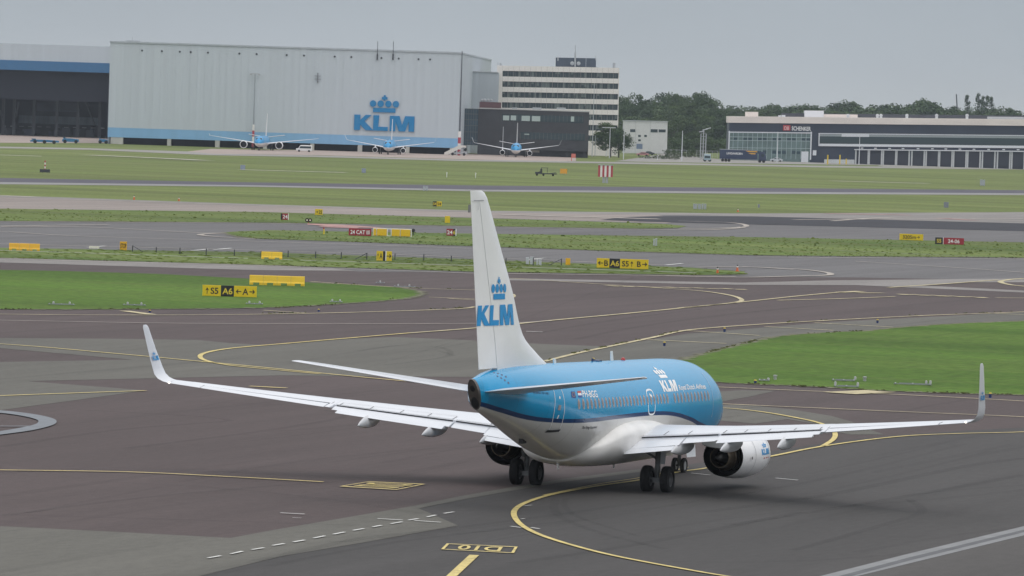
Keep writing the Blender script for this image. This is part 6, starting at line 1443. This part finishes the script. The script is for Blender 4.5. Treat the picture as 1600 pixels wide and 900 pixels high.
tufts('grass', 'short grass tufts on the narrow fenced verge', 'grass', scatter_poly(isl['C'], 600, 6), mat('verge_tuft', (.12, .18, .035), .9, col2=(.19, .23, .06), scale=.6, spec=.1), .03, .09, .7)
ep = []
r_ = random.Random(12)
for line, dens in (([(850, 563.5), (900, 551), (950, 540.5), (1020, 526), (1075, 514.5), (1180, 506), (1300, 499), (1450, 491.5), (1600, 486)], 260), ([(742, 478), (700, 482), (480, 488.5), (240, 491)], 110), ([(485, 439), (560, 444.5), (647, 449.5), (742, 452.5)], 70), ([(1062, 563), (1135, 543), (1225, 524), (1350, 516.5), (1600, 501)], 200), ([(1118, 597), (1250, 603), (1400, 611), (1600, 617)], 160), ([(0, 483), (400, 481), (540, 474), (655, 462)], 160), ([(400, 372.5), (740, 384.5), (1170, 398.5), (1600, 402.5)], 500), ([(0, 402.5), (400, 413.5), (740, 424), (1100, 429.5)], 260)):
    P = smooth(line, 8)
    cl = [(r_.randrange(len(P)-1), r_.random()) for _ in range(max(4, dens//14))]
    for k in range(int(dens*.4)):
        i, f = r_.choice(cl); f = f+r_.gauss(0, .35); i = min(max(i+math.floor(f), 0), len(P)-2); f -= math.floor(f); x = P[i][0]*(1-f)+P[i+1][0]*f; y = P[i][1]*(1-f)+P[i+1][1]*f; ep.append(G(x+r_.gauss(0, 1.5), y+r_.gauss(0, .35), .08))
mb = MB()
for line, w0 in (([(0, 483), (200, 483), (400, 481), (540, 474), (625, 467.5), (655, 462), (658, 456), (640, 451.5), (600, 447), (500, 442), (400, 436)], .9), ([(1062, 563), (1100, 552), (1135, 543), (1225, 524), (1350, 516.5), (1415, 510.5), (1500, 505), (1600, 501), (1700, 496)], .9), ([(1062, 563), (1080, 590), (1118, 597), (1250, 603), (1400, 611), (1520, 615), (1600, 617), (1750, 625)], 1.1), ([(350, 363), (365, 368), (400, 372.5), (560, 378), (740, 384.5), (960, 392), (1170, 398.5), (1600, 402.5), (1750, 404)], .9), ([(-60, 401), (0, 402.5), (400, 413.5), (740, 424), (1100, 429.5), (1168, 428)], .8), ([(-60, 344), (0, 345), (400, 347.5), (740, 353), (1000, 357), (1060, 356)], .9)):
    P = [G(x, y, GZ+.004) for x, y in smooth(line, 40)]; Lr = []; Rr = []
    for i, p in enumerate(P):
        d = P[min(i+1, len(P)-1)]-P[max(i-1, 0)]; n_ = Vector((-d.y, d.x, 0)).normalized(); Lr.append(p+n_*w0*(r_.random()**2)*.9); Rr.append(p-n_*w0*(r_.random()**2)*.9)
    n = len(P); mb.add(Lr+Rr, [(i, n+i, n+i+1, i+1) for i in range(n-1)])
o = mb.build('soil_edge', mat('dry_edge_soil', (.095, .10, .045), .95, col2=(.16, .15, .10), scale=.5, fine=3), fixn=False); o['kind'] = 'structure'
tufts('weeds', 'patchy weeds along the pavement edges', 'weeds', ep, mat('edge_weed', (.06, .085, .025), .9, col2=(.15, .15, .06), scale=.3, spec=.1), .02, .07, .22)

# ------------------------------------------------------------------ haze
mb = MB(); cx0, cx1, cy0, cy1 = -700, 4200, -2600, 3600
mb.box(cx0-20, cx1+20, cy0-20, cy1+20, -1, 60); hz = mb.build('haze', [], None)
hz.data.materials.clear(); hm = bpy.data.materials.new('air_haze'); hm.use_nodes = True; nn = hm.node_tree.nodes; nn.clear()
ho = nn.new('ShaderNodeOutputMaterial'); pv = nn.new('ShaderNodeVolumePrincipled'); pv.inputs['Color'].default_value = (.76, .85, .96, 1); pv.inputs['Density'].default_value = .00005; pv.inputs['Anisotropy'].default_value = .2
hm.node_tree.links.new(pv.outputs[0], ho.inputs['Volume']); hz.data.materials.append(hm)
tag(hz, 'thin pale haze over the whole airfield', 'haze', kind='stuff')
